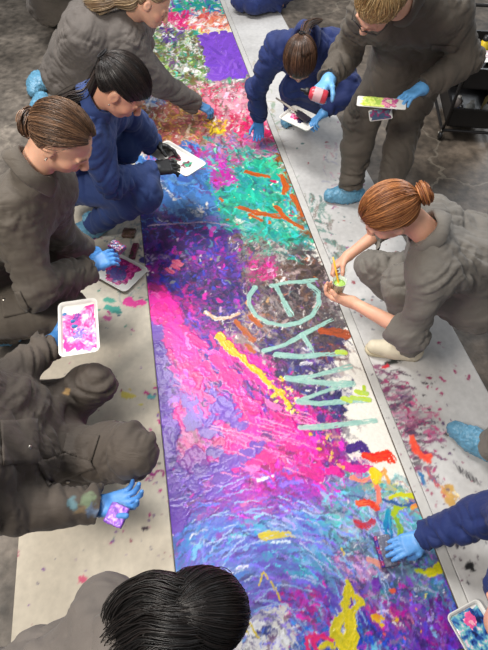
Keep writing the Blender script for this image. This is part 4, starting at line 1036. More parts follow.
# pale green letter strokes
G1, G2 = (168, 204, 192), (146, 186, 178)
for q, w_ in [(((255, 288), (249, 296), (249, 305), (256, 316), (268, 323), (284, 326), (300, 323), (312, 316), (319, 304), (318, 292), (309, 285)), 6.5), (((272, 286), (288, 283), (302, 282), (316, 280)), 6), (((276, 286), (281, 296), (286, 306), (291, 315)), 6.5),
              (((264, 351), (285, 345), (305, 334), (332, 320)), 6), (((276, 355), (300, 357), (322, 355), (344, 354)), 7), (((303, 336), (309, 345), (313, 354)), 7),
              (((287, 379), (310, 377), (330, 372), (350, 367)), 6), (((287, 379), (308, 382), (330, 384), (352, 384)), 7.5), (((300, 401), (318, 394), (336, 388), (350, 384)), 7), (((299, 402), (320, 404), (344, 402), (368, 400)), 7.5), (((300, 428), (325, 427), (350, 424), (375, 421)), 7.5)]:
    cv.stroke(list(q), w_ * .8, G1, G2, .5, .0024, .9)
for q in [((338, 352), (345, 353)), ((352, 398), (360, 402), (368, 400)), ((344, 399), (350, 401)), ((356, 392), (366, 394))]: cv.stroke([q[0], q[-1]], 6, (196, 214, 90), (180, 210, 130), .2, .002)
cv.dots([(355, 385), (370, 385), (372, 398), (358, 398)], 8, [(190, 214, 90)], 2)
# flat lilac square
SQ = np.array([(203, 37), (236, 35), (250, 74), (213, 77)])
Z(SQ, 7, [((132, 92, 196), 6), ((120, 84, 186), 3), ((148, 108, 206), 2)], 8, 3.4, 20, 90, .3, .2, .0016)
lum_ = cv.col.mean(2, keepdims=True); sat_ = (cv.col.max(2, keepdims=True) - cv.col.min(2, keepdims=True))
cv.col = np.clip((lum_ + (cv.col - lum_) * 1.22) * (1 - .16 * np.clip(sat_ * 2.2, 0, 1)), .004, .9).astype(np.float32)
pb = cv.mesh('painting', PAINT, .002, .001, wave=.0)
tag(pb, 'long colourful abstract painting on white paper running down the floor', 'painting')

WM = mat_plain('painted_block_wall', (168, 166, 160), rough=.9, var=.06, scale=3, bump=.3, bscale=30)
for nm, (x0, y0, x1, y1) in {'wall_back': (-6, 10.8, 8, 11), 'wall_left': (-6, -3, -5.8, 10.8), 'wall_right': (7.8, -3, 8, 10.8)}.items():
    V = [(x, y, z) for z in (0, 5.2) for x, y in ((x0, y0), (x1, y0), (x1, y1), (x0, y1))]
    o = mesh_obj(nm, V, [(3, 2, 1, 0), (4, 5, 6, 7), (0, 1, 5, 4), (1, 2, 6, 5), (2, 3, 7, 6), (3, 0, 4, 7)], WM, smooth=False); tag(o, kind='structure')
# ------------------------------------------------------------------ the people
def A3(*a): return np.array(a, float)
X_, Y_, Z_ = A3(1, 0, 0), A3(0, 1, 0), A3(0, 0, 1)
PE = {}
def mk(key, label, pose, cloth, group=None):
    if pose.get('head') or True: chk(key, pose)
    PE[key] = person(label, pose, cloth, group)
    return PE[key]

# auburn-haired painter, crouching on the right
mk('auburn', 'person with auburn bun in light grey coveralls, bare hands holding cup and brush', dict(
    seed=2, pelvis=P(474, 292, .36), neck=P(432, 236, .86), mid=P(474, 252, .66),
    sh=[P(430, 218, .74), P(432, 276, .76)], el=[P(392, 222, .5), P(412, 334, .48)], wr=[P(348, 256, .36), P(352, 302, .44)],
    sleeve_end=[.45, .30], kn=[P(372, 266, .40), P(402, 282, .50)], an=[P(420, 312, .07), P(412, 346, .09)],
    head=dict(c=P(391, 213, .98), look=(-.85, .1, -1), up=(-.6, -.25, 1), s=1.08, hair=dict(style='bun', T=(0.1, -1, -.42), base=(112, 62, 34), tip=(196, 132, 80), vol=.05, R=.024, r=.022, off=.022, bn=90, n=620, mess=.05)),
    hands=[dict(kind='bare', dir=(-.75, -.35, -.5), palm=(0, -.6, -.8), curl=[.9, 1.1, 1.2, 1.2], thumb=.9, s=1.05), dict(kind='bare', dir=(-.85, .45, -.05), palm=(.25, .3, .9), curl=[.7, .75, .8, .8], thumb=.7, s=1.05)],
    feet=[None, dict(kind='shoe', toe=P(374, 347, .04), hz=.045, heel=P(414, 352, .04))], skin=(222, 168, 140), brow=(150, 90, 60)), GREY2)

# standing helper, top right
mk('standing', 'person with short blond hair and glasses standing bent over, holding a red bottle', dict(
    seed=5, s=1.06, legw=1.12, fat=1.08, pelvis=P(414, 58, .88), neck=P(402, 0, 1.33), mid=P(416, 24, 1.10),
    sh=[P(364, 14, 1.23), P(450, 10, 1.23)], el=[P(347, 50, .98), P(468, 58, 1.0)], wr=[P(329, 80, .95), P(423, 88, .9)],
    kn=[P(360, 122, .49), P(406, 122, .49)], an=[P(352, 186, .12), P(388, 196, .12)],
    head=dict(c=P(380, 1, 1.43), look=(-.55, -.35, -.9), up=(-.3, -.8, .5), s=1.0, hair=dict(style='short', T=(0, -.35, 1), base=(150, 118, 76), tip=(232, 202, 150), vol=.09, mess=.14, n=600, bang=.02)),
    hands=[dict(kind='blue', dir=(-.55, -.75, -.1), palm=(.3, -.2, -1), curl=[.9, 1.0, 1.0, 1.0], thumb=.8, col=(112, 172, 222)), dict(kind='blue', dir=(-.85, -.5, -.15), palm=(0, -.3, -1), curl=[.35, .4, .4, .45], thumb=.5, col=(100, 168, 226))],
    feet=[dict(kind='cover', toe=P(330, 196, .04)), dict(kind='cover', toe=P(378, 206, .04))], skin=(224, 172, 146)), OLIVE)

# navy, kneeling at the far right edge of the painting
mk('navy', 'person with brown ponytail crouching head-down in navy coveralls, one gloved hand on the painting', dict(
    seed=7, pelvis=P(318, 90, .33), neck=P(306, 38, .86), mid=P(318, 56, .66),
    sh=[P(279, 46, .77), P(336, 48, .77)], el=[P(257, 88, .46), P(352, 94, .54)], wr=[P(259, 120, .185), P(325, 112, .44)],
    kn=[P(293, 88, .42), P(316, 90, .42)], an=[P(294, 112, .08), P(316, 108, .08)],
    head=dict(c=P(300, 58, .88), look=(0, -.22, -1), up=(-.1, -1, .3), s=1.12, hair=dict(style='pony', T=(0, -1, .12), base=(52, 36, 28), tip=(120, 86, 64), vol=.04, n=500, r0=.016, r1=.022, pn=90, low=.01,
              tail=[P(304, 34, 1.0), P(309, 24, .98), P(322, 20, .92)], tr=.016)),
    hands=[dict(kind='blue', dir=(0, -.45, -.9), palm=(-.1, -.9, .4), curl=[.5, .6, .6, .6], thumb=.6, col=(64, 128, 196)), dict(kind='blue', dir=(-.7, -.5, -.3), palm=(0, -.5, -.9), curl=[.7, .8, .9, .9], thumb=.8, col=(96, 160, 220))],
    feet=[dict(kind='cover', toe=P(286, 122, .04)), dict(kind='cover', toe=P(312, 120, .04))]), NAVY)

# blue coveralls with black hair, left
mk('black', 'person with long black ponytail, blue coveralls and black gloves crouching on the left', dict(
    seed=9, s=1.04, pelvis=P(66, 172, .38), neck=P(94, 104, .97), mid=P(70, 132, .72),
    sh=[P(90, 136, .86), P(112, 102, .84)], el=[P(112, 186, .56), P(142, 128, .6)], wr=[P(152, 170, .46), P(152, 143, .46)],
    kn=[P(146, 194, .40), P(122, 146, .52)], an=[P(92, 224, .09), P(100, 188, .09)],
    head=dict(c=P(121, 87, 1.07), look=(.75, -.1, -.95), up=(.7, -.1, .9), s=1.14, hair=dict(style='pony', T=(0, -1, .1), base=(16, 13, 13), tip=(58, 48, 44), vol=.07, bang=.035, n=420, r0=.026, r1=.045, pn=130, tr=.026,
              tail=[P(92, 90, 1.06), P(78, 98, 1.02), P(60, 106, .94), P(44, 112, .84)])),
    hands=[dict(kind='black', dir=(.9, .45, -.1), palm=(0, .3, -1), curl=[.5, .5, .6, .6], thumb=.6, s=1.2), dict(kind='black', s=1.1, dir=(.9, -.1, -.2), palm=(0, -.6, -.8), curl=[.4, .5, .5, .5], thumb=.6)],
    feet=[dict(kind='cover', toe=P(104, 226, .04), heel=P(80, 232, .04)), dict(kind='cover', toe=P(112, 192, .04))], skin=(210, 156, 128)), BLUE)

# blonde reaching out, top left
mk('blonde', 'person with blonde hair in grey coveralls stretching one blue glove far across the painting', dict(
    seed=12, s=1.22, pelvis=P(72, 66, .44), neck=P(134, 14, .80), mid=P(88, 34, .70), fat=1.2,
    sh=[P(128, 46, .66), P(140, 10, .70)], el=[P(160, 84, .36), P(140, 44, .42)], wr=[P(196, 104, .13), P(130, 66, .25)],
    kn=[P(116, 96, .38), P(112, 62, .38)], an=[P(62, 104, .10), P(64, 80, .10)],
    head=dict(c=P(152, 2, .92), look=(.85, -.2, -.7), up=(.5, .1, 1), s=.95, hair=dict(style='pony', T=(0, -1, .0), base=(112, 86, 60), tip=(206, 180, 142), vol=.04, n=420, r0=.03, r1=.05, pn=160, tr=.02,
              tail=[P(132, 2, .94), P(116, 2, .92), P(98, 6, .9), P(84, 4, .86)])),
    hands=[dict(kind='blue', dir=(.9, -.2, -.3), palm=(0, 0, -1), curl=[.7, .8, .8, .8], thumb=.6, s=.95, col=(70, 124, 176)), dict(kind='blue', dir=(.8, -.2, -.3), palm=(0, 0, -1), curl=.6)],
    feet=[dict(kind='cover', toe=P(38, 117, .04), heel=P(42, 99, .08), hz=.08), dict(kind='cover', toe=P(34, 92, .04), heel=P(38, 78, .08), hz=.08)], skin=(214, 162, 134), brow=(120, 90, 64)), GREY)

# brown bun, left
mk('bun', 'person with brown hair bun in olive grey coveralls at the left, pressing a sponge', dict(
    seed=15, s=1.1, armw=1.15, pelvis=P(-14, 300, .42), neck=P(30, 176, 1.07), mid=P(-16, 232, .78),
    sh=[P(14, 214, .94), P(52, 182, .94)], el=[P(36, 290, .66), P(52, 232, .66)], wr=[P(88, 268, .52), P(84, 250, .46)],
    kn=[P(66, 312, .42), P(60, 262, .42)], an=[P(0, 330, .09), P(4, 280, .09)],
    head=dict(c=P(62, 139, 1.2), look=(.8, -.25, -.85), up=(.65, -.15, 1), s=1.0, hair=dict(style='bun', T=(0, -1, -.8), base=(62, 44, 33), tip=(142, 106, 78), vol=.08, n=620, R=.024, r=.028, off=.02, bn=80, mess=.05)),
    hands=[dict(kind='blue', dir=(.8, .62, .0), palm=(0, .3, -1), curl=[.4, .5, .5, .5], thumb=.5, col=(82, 146, 214)), dict(kind='blue', dir=(.5, .3, -.5), palm=(0, 0, -1), curl=[.8, .9, .9, .9], col=(82, 146, 214))],
    feet=[dict(kind='cover', toe=P(24, 330, .04)), dict(kind='cover', toe=P(26, 280, .04))], skin=(214, 164, 136)), OLIVE)

# seen lap-first, left middle
mk('lap', 'person at the left edge seen lap-first, holding a pink tray and purple sponge', dict(
    seed=18, s=1.05, armw=1.2, legw=(1.08, .9), fat=1.15, stains=[(66, 391, .02, (190, 150, 90)), (72, 452, .018, (190, 130, 90)), (29, 447, .02, (206, 130, 130)), (72, 504, .03, (90, 130, 140)), (88, 500, .035, (110, 130, 100)), (92, 512, .03, (96, 120, 150)), (80, 512, .02, (130, 110, 80)), (20, 440, .01, (180, 160, 120)), (110, 440, .03, (70, 62, 56)), (40, 400, .04, (74, 66, 60))], pelvis=P(48, 436, .27), neck=P(-85, 430, .98), mid=P(6, 434, .60),
    sh=[P(-66, 492, .86), P(-58, 372, .86)], el=[P(6, 505, .58), P(-8, 392, .60)], wr=[P(98, 506, .46), P(50, 344, .55)],
    kn=[P(132, 450, .47), P(95, 385, .42)], an=[P(70, 474, .09), P(50, 414, .09)],
    head=dict(c=P(-150, 430, 1.14), look=(.8, .1, -.6), up=(.5, 0, 1), hair=dict(style='bun', T=(0, -1, .2), base=(60, 42, 30), tip=(120, 90, 66))),
    hands=[dict(kind='blue', dir=(.9, .2, .0), palm=(-.1, .3, 1), curl=[.55, .5, .5, .55], thumb=.3, spread=.25, s=1.05, col=(76, 134, 200)), dict(kind='blue', dir=(.7, .45, -.1), palm=(0, .1, 1), curl=[1.0, 1.1, 1.1, 1.1], thumb=.9, s=1.1, col=(66, 128, 190))],
    feet=[dict(kind='cover', toe=P(94, 474, .04)), dict(kind='cover', toe=P(78, 414, .04))]), BROWN)

# long black hair, bottom left
lc = P(195, 612, 1.08)
mk('longhair', 'person with long loose black hair bending forward at the bottom of the scene', dict(
    seed=21, s=1.0, pelvis=P(-10, 780, .42), neck=P(120, 662, 1.02), mid=P(40, 730, .80),
    sh=[P(150, 760, .90), P(106, 622, .92)], el=[P(210, 840, .66), P(90, 640, .62)], wr=[P(260, 760, .5), P(130, 690, .46)],
    kn=[P(110, 860, .44), P(110, 700, .42)], an=[P(40, 860, .09), P(20, 720, .09)], collar=True,
    head=dict(c=lc, look=(.6, -.05, -1), up=(1, 0, .6), s=.89, hair=dict(style='locks', T=(0.1, -1, -.05), base=(12, 10, 10), tip=(32, 25, 23), vol=.10, n=520, mess=.05, low=.02,
              locks=[([P(206, 612, 1.10), P(176, 604, 1.15), P(150, 600, 1.13), P(126, 616, 1.07), P(104, 660, .98)], .052, .055, 420), ([P(206, 626, 1.10), P(180, 628, 1.16), P(150, 628, 1.13), P(120, 646, 1.06), P(92, 690, .96)], .055, .055, 420),
                     ([P(206, 640, 1.10), P(160, 654, 1.14), P(130, 690, 1.02)], .055, .05, 260)])),
    hands=[dict(kind='blue', dir=(.7, .5, -.3), palm=(0, 0, -1), curl=.5), dict(kind='blue', dir=(.9, 0, -.3), palm=(0, 0, -1), curl=.5)],
    feet=[dict(kind='cover', toe=P(80, 870, .04)), dict(kind='cover', toe=P(60, 720, .04))]), GREY)

# arm coming in from the bottom right
mk('arm', 'person in navy coveralls leaning in from the bottom right to drag a block', dict(
    seed=24, pelvis=P(640, 700, .38), neck=P(575, 640, .96), mid=P(620, 680, .7),
    sh=[P(552, 556, .74), P(620, 740, .82)], el=[P(496, 514, .34), P(560, 800, .56)], wr=[P(424, 537, .100), P(500, 780, .4)],
    kn=[P(516, 586, .42), P(560, 800, .42)], an=[P(560, 600, .09), P(640, 800, .09)],
    head=dict(c=P(533, 626, 1.10), look=(-.1, .5, -.85), up=(.1, .7, .6), s=1.0, hair=dict(style='bun', T=(0, -1, .2), base=(64, 44, 34), tip=(124, 92, 70))),
    hands=[dict(kind='blue', dir=(-.93, -.32, -.14), palm=(0, 0, -1), curl=[.16, .16, .16, .2], thumb=1.15, spread=.05, s=1.02, col=(98, 160, 226)), dict(kind='blue', dir=(-.7, .3, -.3), palm=(0, 0, -1), curl=.5)],
    feet=[dict(kind='cover', toe=P(530, 596, .04)), dict(kind='cover', toe=P(600, 800, .04))]), NAVY)

# leg on the right edge
mk('leg', 'person at the right edge showing only a grey trouser leg and a blue shoe cover', dict(
    seed=27, pelvis=P(640, 440, .40), neck=P(640, 380, .98), mid=P(650, 410, .7),
    sh=[P(620, 340, .86), P(640, 450, .86)], el=[P(580, 340, .6), P(590, 480, .6)], wr=[P(560, 400, .5), P(560, 430, .5)],
    kn=[P(548, 380, .5), P(552, 430, .48)], an=[P(520, 404, .09), P(492, 444, .10)],
    head=dict(c=P(610, 370, 1.12), look=(-.8, 0, -.6), up=(-.4, 0, 1), hair=dict(style='bun', T=(0, -1, .2), base=(64, 44, 34), tip=(124, 92, 70))),
    hands=[dict(kind='blue', dir=(-.8, 0, -.3), palm=(0, 0, -1), curl=.5), dict(kind='blue', dir=(-.7, .3, -.3), palm=(0, 0, -1), curl=.5)],
    feet=[None, dict(kind='cover', toe=P(456, 430, .04), heel=P(490, 452, .04))]), GREY2)

# top edge fragments
mk('corner', 'person in grey coveralls squatting at the top left corner, cut off by the frame', dict(
    seed=30, s=1.1, pelvis=P(52, 2, .34), neck=P(90, -60, .9), mid=P(50, -30, .7),
    sh=[P(80, -40, .78), P(110, -56, .78)], el=[P(110, -20, .5), P(130, -40, .5)], wr=[P(140, -20, .3), P(150, -40, .3)],
    kn=[P(92, 0, .4), P(100, -20, .4)], an=[P(44, 14, .09), P(50, 0, .09)],
    head=dict(c=P(110, -75, 1.05), look=(.8, 0, -.6), up=(.4, 0, 1), hair=dict(style='bun', T=(0, -1, .2), base=(64, 44, 34), tip=(124, 92, 70))),
    hands=[dict(kind='blue', dir=(.8, 0, -.3), palm=(0, 0, -1), curl=.5), dict(kind='blue', dir=(.8, 0, -.3), palm=(0, 0, -1), curl=.5)], feet=[None, None]), GREY)
mk('top', 'person in navy coveralls kneeling at the top edge, mostly out of view', dict(
    seed=33, pelvis=P(278, -14, .24), neck=P(276, -80, .75), mid=P(282, -50, .5),
    sh=[P(256, -70, .66), P(296, -70, .66)], el=[P(244, -40, .4), P(300, -40, .4)], wr=[P(236, -30, .2), P(270, -30, .25)],
    kn=[P(240, 0, .13), P(254, 4, .13)], an=[P(280, 4, .09), P(284, 0, .09)],
    head=dict(c=P(270, -96, .86), look=(-.4, -.6, -.7), up=(0, -.4, 1), hair=dict(style='bun', T=(0, -1, .2), base=(64, 44, 34), tip=(124, 92, 70))),
    hands=[dict(kind='blue', dir=(-.3, -.6, -.3), palm=(0, 0, -1), curl=.5), dict(kind='blue', dir=(-.5, -.5, -.3), palm=(0, 0, -1), curl=.5)], feet=[None, None]), NAVY)
# ------------------------------------------------------------------ props
WHITE = mat_plain('white_tray_plastic', (226, 224, 218), rough=.35, var=.04)
BLOB = mat_plain('tray_paint', (255, 255, 255), rough=.3, var=.05, attr=True, bump=.3, bscale=90, coat=.2)
BLACKP = mat_plain('black_plastic', (24, 23, 24), rough=.45, var=.2)
FRAME = mat_plain('cart_steel', (58, 56, 56), rough=.38, metallic=.7)

def rrect(w, l, r, n=10):
    pts = []
    for cx, cy, a0 in ((w / 2 - r, l / 2 - r, 0), (-w / 2 + r, l / 2 - r, 90), (-w / 2 + r, -l / 2 + r, 180), (w / 2 - r, -l / 2 + r, 270)):
        for k in range(n): a = math.radians(a0 + 90 * k / (n - 1)); pts.append((cx + r * math.cos(a), cy + r * math.sin(a)))
    return np.array(pts)

def frame4(c):
    c = [np.asarray(q, float) for q in c]; ctr = sum(c) / 4
    ex = (c[1] + c[2] - c[0] - c[3]) / 2; ey = (c[0] + c[1] - c[2] - c[3]) / 2
    w = np.linalg.norm(ex); l = np.linalg.norm(ey); ex = ex / w; ey = nrm(ey - ex * (ey @ ex)); return ctr, ex, ey, np.cross(ex, ey), w, l

def tray(corners, label, blobs, depth_=.016, seed=1, name='paint_tray', cat='tray', group='white paint trays'):
    ctr, ex, ey, n, w, l = frame4(corners); r = min(w, l) * .14
    mi = .016 if depth_ > .01 else .003
    loops = [(.012, 0), (.0, depth_), (.0, depth_ + .002), (.004, depth_ + .002), (.010, depth_ - .003), (.015, .003)] if depth_ > .01 else [(0, 0), (0, .0025), (.001, .003)]
    Vs = []; N = 40
    for ins, z in loops:
        q = rrect(w - 2 * ins, l - 2 * ins, max(r - ins * .6, .004)); Vs.append(ctr + q[:, :1] * ex + q[:, 1:] * ey + z * n)
    V = np.concatenate(Vs); F = []
    for j in range(len(loops) - 1):
        for i in range(N): F.append((j * N + i, j * N + (i + 1) % N, (j + 1) * N + (i + 1) % N, (j + 1) * N + i))
    F.append(tuple(range(N))[::-1]); F.append(tuple(range((len(loops) - 1) * N, len(loops) * N)))
    o = mesh_obj(name, V, F, WHITE, smooth=False); tag(o, label, cat, group)
    zz = .0034
    for bi, (bx, by, br, cols, asp) in enumerate(blobs):
        NR, NA = 26, 72; a = np.arange(NA) * 2 * np.pi / NA; rr = np.linspace(0, 1, NR)[:, None]
        ed = 1 + .34 * pn(np.stack([np.cos(a) * 1.7, np.sin(a) * 1.7, np.full(NA, seed * 3.1 + bi)], 1)) + .22 * pn(np.stack([np.cos(a) * 5, np.sin(a) * 5, np.full(NA, seed + bi)], 1))
        hw_, hl = (w / 2 - mi), (l / 2 - mi)
        X = np.clip(bx * hw_ + br * hw_ * rr * (np.cos(a) * ed)[None] * asp, -hw_, hw_); Y = np.clip(by * hl + br * hw_ * rr * (np.sin(a) * ed)[None], -hl, hl)
        q = np.stack([X * 60, Y * 60, np.full_like(X, seed + bi * 2.2)], -1)
        t = pn(q * .55) + .5 * pn(q * 1.6); hgt = zz + bi * .0012 + .0035 * (1 - rr ** 6) * (1 + .5 * pn(q * 1.4)); hgt = np.where(rr > .99, zz * .8, hgt)
        C = np.zeros(X.shape + (3,)); idx = np.clip(((t + .8) / 1.6 * len(cols)).astype(int), 0, len(cols) - 1)
        for k, cc in enumerate(cols): C[idx == k] = lin(cc)
        V = ctr + X[..., None] * ex + Y[..., None] * ey + hgt[..., None] * n; ids = np.arange(NR * NA).reshape(NR, NA)
        Q = np.stack([ids[:-1], ids[1:], np.roll(ids[1:], -1, 1), np.roll(ids[:-1], -1, 1)], -1).reshape(-1, 4)
        mesh_obj('paint', V.reshape(-1, 3), Q, BLOB, o, col=C.reshape(-1, 3))
    return o

def block(c, ex, ey, w, l, t, colf, seed, name, label, cat, group=None, rough=.003):
    """a soft-edged porous block; ex, ey its sides, colf(local) -> colour"""
    c = np.asarray(c, float); ex = nrm(ex); ey = nrm(np.asarray(ey) - ex * (np.asarray(ey) @ ex)); ez = np.cross(ex, ey); M = np.stack([ex, ey, ez], 1)
    f = Field(c - max(w, l), c + max(w, l), .0035); sl, g = f.box(f.lo, f.lo + f.h * f.n)
    q = [g[i] - c[i] for i in range(3)]; L = [np.abs(q[0] * M[0, i] + q[1] * M[1, i] + q[2] * M[2, i]) - h_ / 2 + .005 for i, h_ in enumerate((w, l, t))]
    d = np.sqrt(sum(np.maximum(x, 0) ** 2 for x in L)) + np.minimum(np.maximum(np.maximum(L[0], L[1]), L[2]), 0) - .005
    f.F = d.astype(np.float32); V, Q = f.mesh(0); N = vnormals(V, Q); V = V + N * (pn(V * 110 + seed) * rough)[:, None]
    loc = (V - c) @ M
    return tag(mesh_obj(name, V, Q, BLOB, col=colf(loc, V)), label, cat, group)

def pal(cols, sc, seed):
    def f(loc, V):
        t = pn(loc * sc + seed) + .5 * pn(loc * sc * 2.7 + seed); i = np.clip(((t + .8) / 1.6 * len(cols)).astype(int), 0, len(cols) - 1)
        return np.array([lin(c) for c in cols])[i]
    return f

MAG = [(200, 40, 120), (226, 80, 160), (150, 30, 110)]
tray([P(157, 150, .40), P(178, 138, .40), P(197, 170, .40), P(176, 184, .40)], 'white tray of dark red paint held by the black-gloved person in blue', [(.0, .1, .55, [(90, 30, 40), (60, 30, 50), (140, 50, 70), (60, 100, 90)], 1.0), (.1, -.5, .4, [(60, 150, 120), (120, 60, 80)], 1.1)], seed=2)
tray([P(281, 117, .36), P(297, 105, .38), P(320, 122, .38), P(304, 136, .36)], 'white tray with blue-black and pink paint held by the navy-clad person with the ponytail', [(.15, -.1, .62, [(40, 44, 90), (30, 30, 60), (120, 60, 110)], 1.0), (.1, .45, .5, [(220, 70, 140), (236, 140, 180), (190, 40, 90)], 1.0)], seed=4)
tray([P(95, 273, .008), P(119, 250, .008), P(147, 274, .008), P(122, 297, .008)], 'white tray of magenta and blue-violet paint lying on the beige sheet', [(.05, 0, 1.05, MAG + [(170, 30, 100)], 1.0), (-.05, .1, .75, [(84, 84, 160), (110, 70, 150), (70, 90, 150)], 1.0)], seed=6)
tray([P(60, 305, .61), P(98, 299, .61), P(101, 353, .57), P(59, 359, .57)], 'white tray smeared with pink and lilac paint held up over the beige sheet', [(.0, -.12, 1.5, [(226, 60, 170), (214, 50, 150), (236, 130, 196), (226, 214, 222)], .95), (.0, -.25, .46, [(126, 96, 200), (140, 120, 214)], 1.0), (-.1, .45, .28, [(120, 50, 160), (190, 60, 170)], 1.0)], seed=8)
tray([P(447, 615, .012), P(477, 597, .012), P(508, 652, .012), P(472, 672, .012)], 'white tray of streaky blue, pink and green paint at the bottom right', [(0, 0, 1.5, [(30, 40, 80), (40, 70, 140), (70, 130, 180), (130, 190, 190), (226, 200, 214)], .9), (.1, .5, .45, [(226, 90, 150), (240, 170, 190)], 1.0)], seed=10)
tray([P(355, 95, .87), P(406, 101, .87), P(406, 109, .85), P(359, 107, .85)], 'white painted card with lime and pink paint in the standing person\'s left hand', [(-.35, -.1, .42, [(190, 214, 70), (214, 226, 120), (170, 200, 90)], 1.2), (.3, .1, .3, [(230, 150, 170), (200, 90, 150), (220, 220, 180)], 1.2)], .003, 12, 'palette_card', 'palette', None)
tray([P(366, 110, .80), P(392, 108, .80), P(392, 118, .76), P(372, 122, .76)], 'small card with dark blue paint held beneath the lime-painted card', [(0, 0, 1.0, [(70, 90, 120), (150, 60, 110), (110, 140, 160)], 1.0)], .003, 14, 'palette_card', 'palette', None)

# sponges and blocks
block(P(117, 515, .505), (.9, -.35, 0), (.35, .9, .15), .070, .072, .024, lambda l, V: np.where((l[:, 2] > .003)[:, None], pal([(128, 84, 190), (150, 90, 200), (110, 70, 170)], 50, 3)(l, V), lin((70, 40, 60))), 3, 'sponge', 'square sponge with purple paint on an upturned blue glove', 'sponge')
block(P(117, 247, .50), (.8, -.6, 0), (.6, .8, 0), .085, .055, .028, pal([(70, 60, 110), (120, 50, 100), (90, 60, 50), (60, 90, 140), (170, 40, 90)], 40, 5), 5, 'sponge', 'multicoloured sponge pressed by the person with the brown bun', 'sponge')
block(P(129, 233, .020), (1, -.1, 0), (.1, 1, 0), .085, .075, .028, pal([(74, 58, 48), (98, 78, 62), (120, 90, 90)], 40, 7), 7, 'sponge', 'brown square sponge lying on the beige sheet beside the painting edge', 'sponge')
block(P(134, 251, .020), (.1, 1, 0), (-1, .1, 0), .13, .04, .026, pal([(90, 50, 50), (120, 50, 80), (70, 60, 50)], 40, 9), 9, 'sponge', 'narrow reddish brown sponge strip beside the square brown sponge', 'sponge')
block(P(385, 551, .024), (-.15, 1, 0), (-1, -.15, 0), .125, .07, .028, lambda l, V: np.where((l[:, 1] > .022)[:, None], pal([(70, 50, 150), (160, 40, 110)], 40, 2)(l, V), pal([(106, 108, 126), (120, 120, 136)], 30, 1)(l, V)), 11, 'sponge', 'grey block with a purple edge under the glove at the lower right', 'sponge')

# paint bottle
a, b = P(327, 98, .93), P(309, 92, .95); ax = nrm(b - a); Lb = np.linalg.norm(b - a)
V, F = lathe(a, ax, [(.001, 0), (.030, .002), (.034, .01), (.034, Lb * .8), (.026, Lb * .93), (.014, Lb)], 28)
bo = mesh_obj('paint_bottle', V, F, mat_plain('red_bottle', (196, 60, 76), rough=.3, var=.1)); tag(bo, 'red paint bottle with a black cap gripped in the standing person\'s blue glove', 'bottle')
V, F = lathe(b - ax * .002, ax, [(.017, 0), (.019, .004), (.018, .022), (.009, .026), (.007, .045), (.003, .05)], 20); mesh_obj('cap', V, F, BLACKP, bo)
V, F = lathe(a + ax * .03, ax, [(.0345, 0), (.0348, .002), (.0348, Lb * .42), (.0345, Lb * .42 + .002)], 28); mesh_obj('paper_label', V, F, mat_plain('bottle_paper', (222, 180, 184), rough=.5), bo)
# cup with green paint, and yellow brush
cb = P(338, 291, .43)
V, F = lathe(cb, (-.05, 0, 1), [(.024, 0), (.026, .002), (.034, .075), (.036, .077), (.0335, .076), (.0245, .004)], 28)
cm = mat_plain('clear_plastic', (226, 236, 220), rough=.1, var=.0, trans=.4)
cu = mesh_obj('plastic_cup', V, F, cm); tag(cu, 'small clear cup of lime green paint in the auburn-haired person\'s hand', 'cup')
V, F = lathe(cb + A3(0, 0, .005), (-.05, 0, 1), [(.001, 0), (.0245, .001), (.0300, .050), (.001, .052)], 24); mesh_obj('paint', V, F, mat_plain('lime_paint', (166, 204, 96), rough=.25), cu)
tp, bt = P(333, 257, .575), cb + A3(-.004, .004, .05)
V, F = lathe(bt, tp - bt, [(.003, 0), (.0045, .01), (.0055, .05), (.004, np.linalg.norm(tp - bt))], 12)
br = mesh_obj('paintbrush', V, F, mat_plain('yellow_lacquer', (232, 176, 40), rough=.3)); tag(br, 'yellow handled paintbrush dipped in the small cup', 'brush')
V, F = lathe(bt, bt - tp, [(.0045, 0), (.0055, .012), (.004, .022), (.001, .028)], 12); mesh_obj('bristles', V, F, mat_plain('green_bristles', (170, 196, 80), rough=.6), br)
# flat brush on the navy person's tray
a, m_, b = P(276, 98, .43), P(297, 112, .405), P(309, 121, .395)
V, F = merge([rod(a, m_, .006, 10, .008)]); fb = mesh_obj('paintbrush', V, F, mat_plain('pale_wood', (180, 172, 160), rough=.4)); tag(fb, 'flat brush with a dark loaded head resting on the pink and blue paint tray', 'brush')
d = nrm(b - m_); sd = nrm(np.cross(d, [0, 0, 1]))
def slab(c0, c1, w0, w1, t):
    up = np.cross(sd, d); V = [c + sd * x * w + up * z * t for c, w in ((c0, w0), (c1, w1)) for x, z in ((-1, -1), (1, -1), (1, 1), (-1, 1))]
    return V, [(3, 2, 1, 0), (4, 5, 6, 7), (0, 1, 5, 4), (1, 2, 6, 5), (2, 3, 7, 6), (3, 0, 4, 7)]
V, F = slab(m_ - d * .012, m_ + d * .02, .018, .026, .006); mesh_obj('ferrule', V, F, METAL, fb, smooth=False)
V, F = slab(m_ + d * .02, b, .026, .028, .007); mesh_obj('bristles', V, F, mat_plain('dark_bristles', (40, 34, 44), rough=.5), fb, smooth=False)

